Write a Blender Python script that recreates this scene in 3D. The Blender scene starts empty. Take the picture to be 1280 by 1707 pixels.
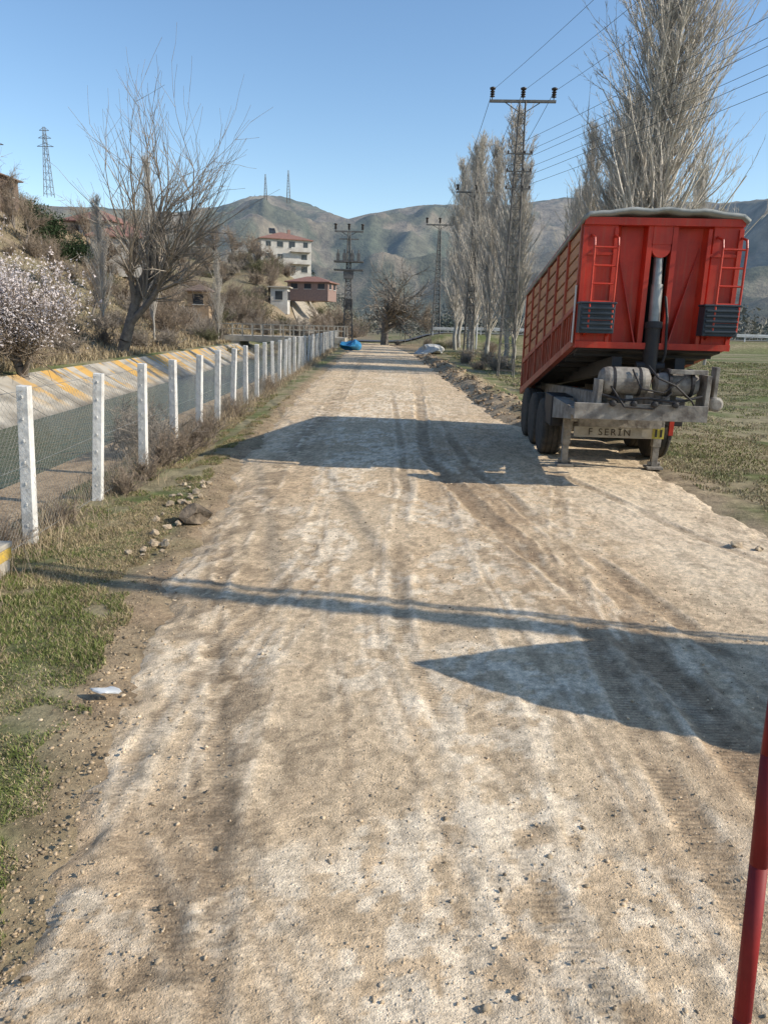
import bpy, math, random
import numpy as np
from mathutils import Vector, Matrix
random.seed(7); rng=np.random.default_rng(7)
scene=bpy.context.scene
COL=scene.collection
# ---------------------------------------------------------------- helpers
def sm(t):
    t=np.clip(t,0,1); return t*t*(3-2*t)
def vn(x,y,seed=0):
    x=np.asarray(x,float); y=np.asarray(y,float)
    xi=np.floor(x); yi=np.floor(y); fx=x-xi; fy=y-yi
    fx=fx*fx*(3-2*fx); fy=fy*fy*(3-2*fy)
    def h(a,b):
        v=np.sin(a*127.1+b*311.7+seed*74.7)*43758.5453
        return v-np.floor(v)
    return (h(xi,yi)*(1-fx)+h(xi+1,yi)*fx)*(1-fy)+(h(xi,yi+1)*(1-fx)+h(xi+1,yi+1)*fx)*fy
def fbm(x,y,o=4,seed=0):
    x=np.asarray(x,float); y=np.asarray(y,float)
    s=0;a=.5;t=0
    for i in range(o):
        s=s+a*vn(x,y,seed+i*3.1); t+=a; a*=.5; x,y=x*1.62-y*1.22+5.1,x*1.22+y*1.62+1.7
    return s/t
def fba(x,y,o=4,seed=0): # axis aligned (keeps stretched streaks)
    x=np.asarray(x,float); y=np.asarray(y,float)
    s=0;a=.5;t=0
    for i in range(o):
        s=s+a*vn(x,y,seed+i*3.1); t+=a; a*=.5; x=x*2.03+5.1; y=y*2.03+1.7
    return s/t
def np_mesh(name,V,F,mats=(),smooth=False,col=None,extra=None):
    V=np.asarray(V,np.float32); F=np.asarray(F,np.int32)
    me=bpy.data.meshes.new(name)
    me.vertices.add(len(V)); me.vertices.foreach_set('co',V.ravel())
    me.loops.add(F.size); me.loops.foreach_set('vertex_index',F.ravel())
    me.polygons.add(len(F)); me.polygons.foreach_set('loop_start',np.arange(len(F),dtype=np.int32)*F.shape[1])
    me.update(calc_edges=True)
    if smooth: me.polygons.foreach_set('use_smooth',np.ones(len(F),bool))
    if col is not None:
        c=np.ones((len(V),4),np.float32); c[:,:3]=col
        a=me.color_attributes.new('Col','FLOAT_COLOR','POINT'); a.data.foreach_set('color',c.ravel())
    if extra:
        for k,v in extra.items():
            a=me.attributes.new(k,'FLOAT','POINT'); a.data.foreach_set('value',np.asarray(v,np.float32).ravel())
    for m in mats: me.materials.append(m)
    return me
def grid_faces(nx,ny):
    i=np.arange(nx-1); j=np.arange(ny-1)
    I,J=np.meshgrid(i,j); a=(J*nx+I).ravel()
    return np.stack([a,a+1,a+1+nx,a+nx],1)
class MB:
    def __init__(s): s.v=[];s.f=[];s.m=[]
    def add(s,vs,fs,mi=0,M=None):
        o=len(s.v)
        for v in vs: s.v.append(tuple(M@Vector(v)) if M else tuple(v))
        for f in fs: s.f.append(tuple(i+o for i in f)); s.m.append(mi)
        return s
    def box(s,c,sz,mi=0,rz=0,rx=0,ry=0,taper=1):
        hx,hy,hz=[a/2 for a in sz]
        M=Matrix.Translation(c)@Matrix.Rotation(rz,4,'Z')@Matrix.Rotation(ry,4,'Y')@Matrix.Rotation(rx,4,'X')
        vs=[(-hx,-hy,-hz),(hx,-hy,-hz),(hx,hy,-hz),(-hx,hy,-hz),(-hx*taper,-hy*taper,hz),(hx*taper,-hy*taper,hz),(hx*taper,hy*taper,hz),(-hx*taper,hy*taper,hz)]
        return s.add(vs,[(3,2,1,0),(4,5,6,7),(0,1,5,4),(1,2,6,5),(2,3,7,6),(3,0,4,7)],mi,M)
    def hexa(s,vs,mi=0):
        return s.add(vs,[(3,2,1,0),(4,5,6,7),(0,1,5,4),(1,2,6,5),(2,3,7,6),(3,0,4,7)],mi)
    def cyl(s,p0,p1,r0,r1=None,n=10,mi=0,cap=True):
        r1=r0 if r1 is None else r1
        p0=Vector(p0);p1=Vector(p1);d=(p1-p0).normalized()
        a=d.orthogonal().normalized(); b=d.cross(a)
        vs=[];fs=[]
        for k in range(n):
            t=2*math.pi*k/n; vs.append(p0+(a*math.cos(t)+b*math.sin(t))*r0)
        for k in range(n):
            t=2*math.pi*k/n; vs.append(p1+(a*math.cos(t)+b*math.sin(t))*r1)
        for k in range(n): fs.append((k,(k+1)%n,n+(k+1)%n,n+k))
        if cap: fs.append(tuple(range(n-1,-1,-1))); fs.append(tuple(range(n,2*n)))
        return s.add(vs,fs,mi)
    def tube(s,pts,r,n=8,mi=0):
        for a,b in zip(pts[:-1],pts[1:]): s.cyl(a,b,r,r,n,mi)
        return s
    def lathe(s,c,axis,prof,n=20,mi=0):
        c=Vector(c);d=Vector(axis).normalized();a=d.orthogonal().normalized();b=d.cross(a)
        vs=[];fs=[]
        for (h,r) in prof:
            for k in range(n):
                t=2*math.pi*k/n; vs.append(c+d*h+(a*math.cos(t)+b*math.sin(t))*r)
        for i in range(len(prof)-1):
            for k in range(n): fs.append((i*n+k,i*n+(k+1)%n,(i+1)*n+(k+1)%n,(i+1)*n+k))
        fs.append(tuple(range(n-1,-1,-1))); fs.append(tuple((len(prof)-1)*n+k for k in range(n)))
        return s.add(vs,fs,mi)
    def mesh(s,name,mats,bevel=0,smooth=False):
        me=bpy.data.meshes.new(name); me.from_pydata(s.v,[],s.f)
        for m in mats: me.materials.append(m)
        me.polygons.foreach_set('material_index',s.m)
        if smooth: me.polygons.foreach_set('use_smooth',[True]*len(s.f))
        me.update(); return me
def ob(name,me,parent=None,loc=(0,0,0),rot=(0,0,0),scale=(1,1,1),bevel=0,**kw):
    o=bpy.data.objects.new(name,me); COL.objects.link(o)
    o.location=loc; o.rotation_euler=rot; o.scale=scale
    if parent: o.parent=parent
    if bevel:
        b=o.modifiers.new('bev','BEVEL'); b.width=bevel; b.segments=2; b.limit_method='ANGLE'
    for k,v in kw.items(): o[k]=v
    return o
def empty(name,loc=(0,0,0),rot=(0,0,0),scale=(1,1,1),**kw):
    o=bpy.data.objects.new(name,None); COL.objects.link(o); o.empty_display_size=.2
    o.location=loc;o.rotation_euler=rot;o.scale=scale
    for k,v in kw.items(): o[k]=v
    return o
def segmesh(name,S,mats,n=3):
    S=np.asarray(S,float); P0=S[:,0:3];P1=S[:,3:6];R0=S[:,6:7];R1=S[:,7:8]
    d=P1-P0; d/= (np.linalg.norm(d,axis=1,keepdims=True)+1e-9)
    ref=np.where(np.abs(d[:,2:3])>.9,np.array([[1.,0,0]]),np.array([[0,0,1.]]))
    a=np.cross(d,ref); a/=np.linalg.norm(a,axis=1,keepdims=True); b=np.cross(d,a)
    N=len(S); V=np.zeros((N,2*n,3))
    for k in range(n):
        t=2*math.pi*k/n; w=a*math.cos(t)+b*math.sin(t)
        V[:,k]=P0+w*R0; V[:,n+k]=P1+w*R1
    F=np.array([[k,(k+1)%n,n+(k+1)%n,n+k] for k in range(n)])
    F=(F[None]+(np.arange(N)*2*n)[:,None,None]).reshape(-1,4)
    return np_mesh(name,V.reshape(-1,3),F,mats)
# ---------------------------------------------------------------- materials
def newmat(name):
    m=bpy.data.materials.new(name); m.use_nodes=True
    nt=m.node_tree; b=nt.nodes['Principled BSDF']; return m,nt,b
def mat(name,c,c2=None,rough=.7,scale=6,metal=0,bump=0,bscale=None,contrast=(.35,.65),stretch=(1,1,1),spec=.4,streak=0,scol=(.42,.30,.2)):
    m,nt,b=newmat(name); N=nt.nodes;L=nt.links
    b.inputs['Roughness'].default_value=rough; b.inputs['Metallic'].default_value=metal
    b.inputs['Specular IOR Level'].default_value=spec
    c2=c2 or tuple(x*.72 for x in c)
    tc=N.new('ShaderNodeTexCoord'); mp=N.new('ShaderNodeMapping'); mp.inputs['Scale'].default_value=stretch
    L.new(tc.outputs['Object'],mp.inputs['Vector'])
    nz=N.new('ShaderNodeTexNoise'); nz.inputs['Scale'].default_value=scale; nz.inputs['Detail'].default_value=6; nz.inputs['Roughness'].default_value=.65
    L.new(mp.outputs[0],nz.inputs['Vector'])
    cr=N.new('ShaderNodeValToRGB'); cr.color_ramp.elements[0].position=contrast[0];cr.color_ramp.elements[1].position=contrast[1]
    cr.color_ramp.elements[0].color=(*c2,1); cr.color_ramp.elements[1].color=(*c,1)
    L.new(nz.outputs['Fac'],cr.inputs[0]); out=cr.outputs[0]
    if streak:
        m2=N.new('ShaderNodeMapping');m2.inputs['Scale'].default_value=(9,9,.7);L.new(tc.outputs['Object'],m2.inputs['Vector'])
        n3=N.new('ShaderNodeTexNoise');n3.inputs['Scale'].default_value=2;n3.inputs['Detail'].default_value=5;L.new(m2.outputs[0],n3.inputs['Vector'])
        r3=N.new('ShaderNodeMapRange');r3.inputs[1].default_value=.5;r3.inputs[2].default_value=.75;r3.inputs[4].default_value=streak;L.new(n3.outputs['Fac'],r3.inputs[0])
        mx=N.new('ShaderNodeMixRGB');mx.inputs['Color2'].default_value=(*scol,1);L.new(r3.outputs[0],mx.inputs['Fac']);L.new(out,mx.inputs['Color1']);out=mx.outputs[0]
    L.new(out,b.inputs['Base Color'])
    if bump:
        n2=N.new('ShaderNodeTexNoise'); n2.inputs['Scale'].default_value=bscale or scale*3; n2.inputs['Detail'].default_value=5
        L.new(mp.outputs[0],n2.inputs['Vector'])
        bp=N.new('ShaderNodeBump'); bp.inputs['Strength'].default_value=bump; bp.inputs['Distance'].default_value=.03
        L.new(n2.outputs['Fac'],bp.inputs['Height']); L.new(bp.outputs[0],b.inputs['Normal'])
    return m
def attrmat(name,scale=30,amp=.35,bump=.5,bdist=.02,rough=.95,scale2=4):
    m,nt,b=newmat(name);N=nt.nodes;L=nt.links
    b.inputs['Roughness'].default_value=rough; b.inputs['Specular IOR Level'].default_value=.15
    at=N.new('ShaderNodeAttribute'); at.attribute_name='Col'
    g=N.new('ShaderNodeNewGeometry')
    n1=N.new('ShaderNodeTexNoise'); n1.inputs['Scale'].default_value=scale;n1.inputs['Detail'].default_value=7;n1.inputs['Roughness'].default_value=.7
    L.new(g.outputs['Position'],n1.inputs['Vector'])
    n2=N.new('ShaderNodeTexNoise'); n2.inputs['Scale'].default_value=scale2;n2.inputs['Detail'].default_value=5
    L.new(g.outputs['Position'],n2.inputs['Vector'])
    ad=N.new('ShaderNodeMath');ad.operation='ADD'; L.new(n1.outputs['Fac'],ad.inputs[0]);L.new(n2.outputs['Fac'],ad.inputs[1])
    mr=N.new('ShaderNodeMapRange'); mr.inputs[1].default_value=.7;mr.inputs[2].default_value=1.3;mr.inputs[3].default_value=1-amp;mr.inputs[4].default_value=1+amp
    L.new(ad.outputs[0],mr.inputs[0])
    vm=N.new('ShaderNodeVectorMath');vm.operation='SCALE'; L.new(at.outputs['Color'],vm.inputs[0]);L.new(mr.outputs[0],vm.inputs['Scale'])
    L.new(vm.outputs[0],b.inputs['Base Color'])
    if bump:
        bp=N.new('ShaderNodeBump');bp.inputs['Strength'].default_value=bump;bp.inputs['Distance'].default_value=bdist
        L.new(n1.outputs['Fac'],bp.inputs['Height']);L.new(bp.outputs[0],b.inputs['Normal'])
    return m,nt,b
# ---------------------------------------------------------------- camera, light, sky
CH=2.2; PITCH=14.15; ROLL=1.5; F=1237.
cam=bpy.data.cameras.new('camera'); cam.sensor_fit='VERTICAL'; cam.sensor_height=24; cam.lens=24*F/1707; cam.clip_end=9000; cam.clip_start=.05
co=bpy.data.objects.new('camera',cam); COL.objects.link(co)
co.matrix_world=Matrix.Translation((0,0,CH))@Matrix.Rotation(math.radians(90-PITCH),4,'X')@Matrix.Rotation(math.radians(ROLL),4,'Z')
scene.camera=co
SE=math.radians(32); SD=Vector((.978,-.208,0)).normalized()*math.cos(SE)+Vector((0,0,math.sin(SE)))
sl=bpy.data.lights.new('sun','SUN'); sl.energy=5.0; sl.angle=math.radians(.3); sl.color=(1,.92,.79)
so=bpy.data.objects.new('sun',sl); COL.objects.link(so); so.rotation_euler=SD.to_track_quat('Z','Y').to_euler()
w=bpy.data.worlds.new('World'); scene.world=w; w.use_nodes=True; nt=w.node_tree
sk=nt.nodes.new('ShaderNodeTexSky'); sk.sky_type='NISHITA'; sk.sun_disc=False; sk.sun_elevation=SE; sk.sun_rotation=math.atan2(SD.x,SD.y)
sk.air_density=1.0; sk.dust_density=.3; sk.ozone_density=1.4; sk.altitude=0
hs=nt.nodes.new('ShaderNodeHueSaturation'); hs.inputs['Saturation'].default_value=1.12; hs.inputs['Value'].default_value=1.24
nt.links.new(sk.outputs[0],hs.inputs['Color'])
nt.links.new(hs.outputs[0],nt.nodes['Background'].inputs[0]); nt.nodes['Background'].inputs[1].default_value=.15
scene.view_settings.view_transform='Standard'; scene.view_settings.look='None'; scene.view_settings.exposure=0
# ---------------------------------------------------------------- terrain
def edges(y):
    xl=np.interp(y,[0,2.2,5.7,8.8,12.3,29,77,90],[-1.10,-1.36,-2.0,-2.25,-2.6,-3.1,-3.7,-4.6])
    xr=np.interp(y,[0,8,12,15.5,17.5,30,48,77,90],[5.4,4.55,4.6,4.8,3.2,2.9,2.9,1.0,.2])
    return xl,xr
def Hgt(x,y):
    x=np.asarray(x,float);y=np.asarray(y,float)
    u=x+.024*(y-7)
    cf=1-sm((y-74)/6)
    cp=np.interp(u,[-13.9,-13.0,-12.5,-9.6,-6.2,-4.4,-4.05],[.26,.21,.08,-1.80,-1.7,-.25,0])
    fl=np.interp(u,[-13.6,-5],[.26,0])
    z=cf*cp+(1-cf)*fl
    s=-(u+13.5)
    z=z+14.5*sm((s-3)/33)*(1-.75*sm((y-95)/70))+.3*np.clip(s-.5,0,3)
    z=z+12*sm((y-110)/70)*sm((s+6)/13)
    z=z+(fbm(x*.5,y*.5,3,3)-.5)*.9*sm((s-.5)/4)+(fbm(x*.08,y*.08,3,4)-.5)*5*sm((s-2)/10)
    land=sm((u+4)/.3)
    z=z+(fbm(x*1.3,y*1.3,4,5)-.5)*.08*land+(fbm(x*2,y*2,3,6)-.5)*.2*sm((u+6.2)/.6)*(1-sm((u+4.6)/.4))
    z=z+1.3*sm((y-88)/6)*(1-sm((y-114)/6))*sm((x-1)/6)
    z=z+.45*np.exp(-((x-3.9+.02*y)/.75)**2)*sm((y-16.5)/3)*(1-sm((y-52)/8))*fbm(x*2.2,y*1.2,3,9)
    z=z-.25*sm((x-6)/5)*(1-sm((y-70)/15))
    xl,xr=edges(y)
    inside=sm((x-xl+.05)/.6)*sm((xr+.05-x)/.6)*(1-sm((y-86)/6))
    z=z-inside*.09
    return z
def hz(x,y): return float(Hgt(np.array([x]),np.array([y]))[0])
xs=np.concatenate([-np.geomspace(3000,17,60),np.arange(-16.6,9,.13),np.geomspace(9.1,3000,60)])
ys=[-40,-20,-8,-3,0]; yy=.8
while yy<3600: ys.append(yy); yy+=max(.07,yy*.013)
ys=np.array(ys); X,Y=np.meshgrid(xs,ys); X=X.ravel();Y=Y.ravel(); Z=Hgt(X,Y)
u=X+.024*(Y-7); s=-(u+13.5)
n1=fbm(X*.7,Y*.7,4,11); n2=fbm(X*3,Y*3,3,12); n3=fbm(X*.06,Y*.06,3,13)
def mixc(a,b,t): return a*(1-t[:,None])+b*t[:,None]
def full(c): return np.tile(np.array(c,float),(len(X),1))
base=mixc(full([.12,.14,.05]),full([.27,.23,.135]),sm((n1-.40)/.2))
base=mixc(base,full([.23,.185,.11]),sm((n2-.50)/.15)*.5)
hill=mixc(full([.29,.225,.15]),full([.19,.155,.095]),sm((n1-.45)/.2))
hill=mixc(hill,full([.15,.145,.08]),sm((n3-.5)/.12)*.5)
base=mixc(base,hill,np.maximum(sm(s/1),sm((Y-105)/15)*sm(-X/4)))
xl,xr=edges(Y)
vl=sm((X-xl+.28)/.3)*sm((4-X))*(1-sm((Y-88)/5)); vr=sm((xr+.75-X+(n1-.5)*2)/.7)*sm(X-0.)*(1-sm((Y-88)/5))
base=mixc(base,full([.33,.24,.15]),np.clip(vl*(.5+n2*.7),0,1))
base=mixc(base,full([.40,.305,.20]),np.clip(vr*(.4+n2*.7),0,1))
nb_=sm((u+6.6)/.4)*(1-sm((u+4.2)/.3)); base=mixc(base,full([.17,.13,.085]),nb_*.8)
farv=sm((Y-130)/100)*(1-sm(-X/10+.0)*(1-sm((Y-230)/60)))
base=mixc(base,full([.15,.15,.105]),farv*.8)
gm,_,_=attrmat('ground_soil_grass',scale=22,amp=.5,bump=.7,bdist=.03)
gr=ob('ground',np_mesh('ground',np.stack([X,Y,Z],1),grid_faces(len(xs),len(ys)),[gm],True,base),kind='structure')
# ---------------------------------------------------------------- road
rxs=np.arange(-5.2,6.0,.028)
rys=[.3]; yy=.3
while yy<92: rys.append(yy+.0001); yy+=max(.015,yy*.0068)
rys=np.array(rys); X,Y=np.meshgrid(rxs,rys); X=X.ravel();Y=Y.ravel()
xl,xr=edges(Y)
ed=np.minimum(X-xl,xr-X)+(fbm(X*1.5,Y*1.5,6,21)-.5)*.7+(fbm(X*7,Y*7,3,22)-.5)*.25
edge=sm((ed+.10)/.55)
tracks=[ # (ys, xs, half width, depth, dark, tread)
 ([.5,1.8,2.3,3.0,3.9,4.8,6.5,9],[-.25,-.42,-.72,-1.25,-1.25,-1.1,-.75,-.55],.07,.007,.34,.7),
 ([.5,1.8,2.3,3.0,3.9,4.8,6.5,9],[-.05,-.15,-.43,-.92,-.96,-.84,-.51,-.34],.028,.006,.38,.6),
 ([.5,1.8,2.3,3.0,3.9,4.8,6.5],[.12,.02,-.26,-.72,-.78,-.66,-.33],.020,.004,.32,.3),
 ([.5,2.0,2.6,4.2,6,9,14,30],[1.1,.92,.70,.22,.12,.25,.3,.1],.07,.007,.30,.9),
 ([.5,2.0,2.6,4.2,6,9,14],[.85,.70,.50,.05,-.05,.07,.12],.028,.005,.34,.5),
 ([.5,2.0,2.6,4.2,6,9],[.72,.58,.39,-.05,-.14,-.02],.020,.004,.28,.3),
 ([.5,2.4,3.4,5,7,10,13,30],[2.2,1.9,1.95,1.95,1.55,1.0,.7,1.2],.13,.018,.52,.9),
 ([.5,2.0,3.4,5,8,10,13],[1.75,1.5,1.45,1.55,2.0,2.4,2.9],.09,.010,.38,.9),
 ([3.4,5,7,9,12,20],[2.6,2.45,2.1,1.75,1.35,1.3],.09,.012,.40,.9),
 ([.5,3,8,14,20,40,77],[-.8,-.9,-1.1,-1.35,-1.5,-1.6,-2.1],.20,.010,.17,.2),
 ([.5,3,8,14,20,40,77],[.5,.5,.6,.9,1.0,1.3,-.4],.22,.010,.16,.2),
 ([6,8,10,12,15],[4.2,3.5,3.0,2.6,2.2],.08,.012,.34,.7),
 ([2,5,8,11],[-.5,-1.2,-1.7,-1.9],.06,.008,.32,.6),
 ([2,4,7,12],[1.3,1.15,.9,.75],.03,.005,.32,.3),
 ([3,5,8,14],[-.1,-.35,-.65,-.9],.025,.005,.32,.3),
 ([1,3,6,10],[-.9,-1.5,-1.75,-1.7],.03,.006,.32,.4),
]
tread=np.zeros(len(X)); dark=np.zeros(len(X)); dz=np.zeros(len(X)); ridge=np.zeros(len(X))
for ty,tx,wd,dp,dk,tdv in tracks:
    yi=np.linspace(min(ty),max(ty),400); xi_=np.interp(yi,ty,tx); kk=np.ones(41)/41; xp_=np.pad(xi_,20,mode='edge'); xi_=np.convolve(xp_,kk,'valid')
    c=np.interp(Y,yi,xi_)+(fba(Y*.8,Y*0,2,31)-.5)*.1
    on=(Y<max(ty))*(Y>=min(ty)-.01)*sm((max(ty)-Y)/(.3*max(ty)))
    b=np.exp(-((X-c)/wd)**6)*on*sm((fbm(X*1.6,Y*.9,4,33)-.30)/.15)
    tread=np.maximum(tread,np.clip(b*tdv,0,1)); dark=np.maximum(dark,b*dk)
    rg_=np.exp(-((np.abs(X-c)-wd*1.4)/(.028))**2)*on*sm((fbm(X*7,Y*3,4,35)-.40)/.2)
    dz-=dp*b; dz+=dp*.9*rg_; ridge=np.maximum(ridge,rg_)
rough=(fbm(X*4,Y*4,4,41)-.5)*.004+(fbm(X*20,Y*20,3,42)-.5)*.009+(fba(X*.9,Y*.4,3,44)-.5)*.03
Z=rough+dz-(1-edge)*.10
streak=fba(X*9,Y*.45,5,51); blot=fbm(X*1.0,Y*.8,5,52); chalk=fbm(X*9,Y*7,6,53); fine=fbm(X*24,Y*24,3,54)
mid=[.67,.51,.33];light=[.88,.735,.54];dk=[.34,.24,.15];org=[.66,.46,.27]
C=mixc(full(mid),full(org),sm((blot-.42)/.3)*.5)
cen=np.exp(-((X-.0)/1.9)**2)
C=mixc(C,full(np.array(mid)*.78),sm((streak-.48)/.05)*.34)
C=mixc(C,full(light),np.clip(sm((chalk-.52+.05*cen)/.015)*.62*(.3+cen)*sm((fbm(X*1.6,Y*.9,5,57)-.44)/.06),0,.9))
C=mixc(C,full(light),sm((X-2.2)/.9)*sm((Y-4.5)/2)*(1-sm((Y-16)/3))*.5*(.3+blot))
C=mixc(C,full(dk),np.clip(sm((fbm(X*6.0,Y*4.2,6,56)-.58)/.015)*.30*(1.15-cen*.8)+dark*1.0,0,.85))
C=mixc(C,full(light),ridge*.5)
band=np.exp(-((X-np.interp(Y,[0,3,5,7,10,14],[2.2,2.1,1.9,1.6,1.2,1.0]))/.5)**2)*(1-sm((Y-10)/6))
C=mixc(C,full([.38,.26,.155]),np.clip(band*.75*sm((fba(X*9,Y*1.5,6,60)-.36)/.12),0,.85))
bl=np.exp(-((X-np.interp(Y,[0,2,3.5,5,8],[-.75,-.75,-.6,-1.3,-1.6]))/.28)**2)*sm((fbm(X*7,Y*5.5,6,58)-.48)/.02)
C=mixc(C,full([.26,.19,.12]),np.clip(bl*.65,0,.8))
C=mixc(C,full([.35,.255,.16]),np.clip((1-sm((ed-.03)/.30))*.75,0,1))
C=mixc(C,full(mid)*1.0,sm((Y-18)/20)*.4)
C=C*(.80+.40*fine[:,None])*(1-.25*sm((fbm(X*17,Y*13,4,59)-.58)/.02)[:,None])
rm,nt,b=attrmat('dirt_road',scale=85,amp=.30,bump=.6,bdist=.013,scale2=22)
N=nt.nodes;L=nt.links
g=N.new('ShaderNodeNewGeometry')
vo=N.new('ShaderNodeTexVoronoi'); vo.inputs['Scale'].default_value=110; L.new(g.outputs['Position'],vo.inputs['Vector'])
vo2=N.new('ShaderNodeTexVoronoi'); vo2.inputs['Scale'].default_value=34; L.new(g.outputs['Position'],vo2.inputs['Vector'])
wv=N.new('ShaderNodeTexWave'); wv.wave_type='BANDS'; wv.bands_direction='Y'; wv.inputs['Scale'].default_value=9.5; wv.inputs['Distortion'].default_value=1.4; wv.inputs['Detail'].default_value=3; wv.inputs['Detail Scale'].default_value=4
L.new(g.outputs['Position'],wv.inputs['Vector'])
at=N.new('ShaderNodeAttribute'); at.attribute_name='tread'
mu=N.new('ShaderNodeMath');mu.operation='MULTIPLY';L.new(wv.outputs['Fac'],mu.inputs[0]);L.new(at.outputs['Fac'],mu.inputs[1])
mu2=N.new('ShaderNodeMath');mu2.operation='MULTIPLY_ADD';L.new(mu.outputs[0],mu2.inputs[0]);mu2.inputs[1].default_value=.5
inv=N.new('ShaderNodeMapRange');inv.inputs[1].default_value=0;inv.inputs[2].default_value=.5;inv.inputs[3].default_value=.32;inv.inputs[4].default_value=0;L.new(vo.outputs['Distance'],inv.inputs[0])
inv2=N.new('ShaderNodeMapRange');inv2.inputs[1].default_value=0;inv2.inputs[2].default_value=.28;inv2.inputs[3].default_value=1.0;inv2.inputs[4].default_value=0;L.new(vo2.outputs['Distance'],inv2.inputs[0])
sepc=N.new('ShaderNodeSeparateColor');L.new(vo2.outputs['Color'],sepc.inputs[0])
gt=N.new('ShaderNodeMath');gt.operation='GREATER_THAN';gt.inputs[1].default_value=.68;L.new(sepc.outputs[0],gt.inputs[0])
m5=N.new('ShaderNodeMath');m5.operation='MULTIPLY';L.new(inv2.outputs[0],m5.inputs[0]);L.new(gt.outputs[0],m5.inputs[1])
ms=N.new('ShaderNodeMath');ms.operation='ADD';L.new(inv.outputs[0],ms.inputs[0]);L.new(m5.outputs[0],ms.inputs[1])
L.new(ms.outputs[0],mu2.inputs[2])
bp0=[n for n in N if n.bl_idname=='ShaderNodeBump'][0]
bp1=N.new('ShaderNodeBump');bp1.inputs['Strength'].default_value=.75;bp1.inputs['Distance'].default_value=.011
L.new(mu2.outputs[0],bp1.inputs['Height']);L.new(bp0.outputs[0],bp1.inputs['Normal']);L.new(bp1.outputs[0],b.inputs['Normal'])
vm=[n for n in N if n.bl_idname=='ShaderNodeVectorMath'][0]
mr=N.new('ShaderNodeMapRange');mr.inputs[3].default_value=.76;mr.inputs[4].default_value=1.24;L.new(vo.outputs['Color'],mr.inputs[0])
vs=N.new('ShaderNodeVectorMath');vs.operation='SCALE';L.new(vm.outputs[0],vs.inputs[0]);L.new(mr.outputs[0],vs.inputs['Scale'])
td=N.new('ShaderNodeMapRange');td.inputs[3].default_value=1;td.inputs[4].default_value=.74;L.new(mu.outputs[0],td.inputs[0])
vs2=N.new('ShaderNodeVectorMath');vs2.operation='SCALE';L.new(vs.outputs[0],vs2.inputs[0]);L.new(td.outputs[0],vs2.inputs['Scale'])
L.new(vs2.outputs[0],b.inputs['Base Color'])
ob('road',np_mesh('road',np.stack([X,Y,Z],1),grid_faces(len(rxs),len(rys)),[rm],True,C,{'tread':tread}),kind='structure')
# ---------------------------------------------------------------- pebbles / stones
t=(1+5**.5)/2
ICO=np.array([(-1,t,0),(1,t,0),(-1,-t,0),(1,-t,0),(0,-1,t),(0,1,t),(0,-1,-t),(0,1,-t),(t,0,-1),(t,0,1),(-t,0,-1),(-t,0,1)],float)/1.9
ICF=np.array([(0,11,5),(0,5,1),(0,1,7),(0,7,10),(0,10,11),(1,5,9),(5,11,4),(11,10,2),(10,7,6),(7,1,8),(3,9,4),(3,4,2),(3,2,6),(3,6,8),(3,8,9),(4,9,5),(2,4,11),(6,2,10),(8,6,7),(9,8,1)])
def stones(name,P,R,cols,m,**kw):
    n=len(P); V=ICO[None]*(1+rng.uniform(-.45,.4,(n,12,3)))*rng.uniform(.45,1.3,(n,1,3))*R[:,None,None]
    a=rng.uniform(0,6.28,n);c=np.cos(a)[:,None];s_=np.sin(a)[:,None]
    x=V[:,:,0]*c-V[:,:,1]*s_; y=V[:,:,0]*s_+V[:,:,1]*c; V=np.stack([x,y,V[:,:,2]*.6],2)+P[:,None,:]
    Fc=(ICF[None]+(np.arange(n)*12)[:,None,None]).reshape(-1,3)
    C=np.repeat(cols,12,0)
    return ob(name,np_mesh(name,V.reshape(-1,3),Fc,[m],False,C),**kw)
stm,_,_=attrmat('stone',scale=60,amp=.3,bump=.5,bdist=.01)
def surf(x,y):
    xl,xr=edges(y); e=np.minimum(x-xl,xr-x)
    return np.where(e>.1,0.0,Hgt(x,y)+.0)
n=34000; y=rng.uniform(0,1,n)**2*14+1.6; x=rng.uniform(-2.6,4.8,n); R=np.clip(rng.exponential(.0022,n)+.0013,0,.014)
cl=np.array([.58,.45,.30])[None]*rng.uniform(.4,1.35,(n,1))
stones('gravel',np.stack([x,y,surf(x,y)+R*.1],1),R,cl,stm,kind='stuff')
n=8000; y=rng.uniform(0,1,n)**1.8*26+1.7; xl,xr=edges(y); x=xl+rng.normal(.0,.10,n); R=rng.exponential(.0034,n)+.002
R=np.clip(R,0,.018); cl=np.array([.40,.30,.19])[None]*rng.uniform(.35,1.3,(n,1))
stones('roadside_rubble',np.stack([x,y,surf(x,y)+R*.1],1),R,cl,stm,kind='stuff')
n=2600; y=rng.uniform(16.5,58,n); x=3.7-.02*y+rng.normal(0,.5,n); R=np.clip(rng.exponential(.022,n)+.015,0,.14)
cl=np.array([.34,.25,.16])[None]*rng.uniform(.4,1.4,(n,1))
stones('dirt_clods',np.stack([x,y,Hgt(x,y)+R*.2],1),R,cl,stm,kind='stuff')
def rock(name,loc,r,c,label,seed,flat=1.0,cat='rock',sub=2):
    import bmesh
    bm=bmesh.new(); bmesh.ops.create_icosphere(bm,subdivisions=sub,radius=r)
    rr=random.Random(seed); k=[Vector((rr.uniform(-1,1),rr.uniform(-1,1),rr.uniform(-1,1))).normalized() for _ in range(9)]
    for v in bm.verts:
        d=v.co.normalized()
        for q in k:
            t=d.dot(q)
            if t>.72: v.co-=q*(t-.72)*r*1.4
        v.co*=rr.uniform(.94,1.06); v.co.z*=.7*flat
    me=bpy.data.meshes.new(name); bm.to_mesh(me); bm.free()
    me.materials.append(c)
    return ob(name,me,loc=loc,label=label,category=cat,rot=(0,0,seed))
rockm=mat('rock',(.22,.17,.12),(.07,.055,.04),.9,9,bump=.6)
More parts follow.
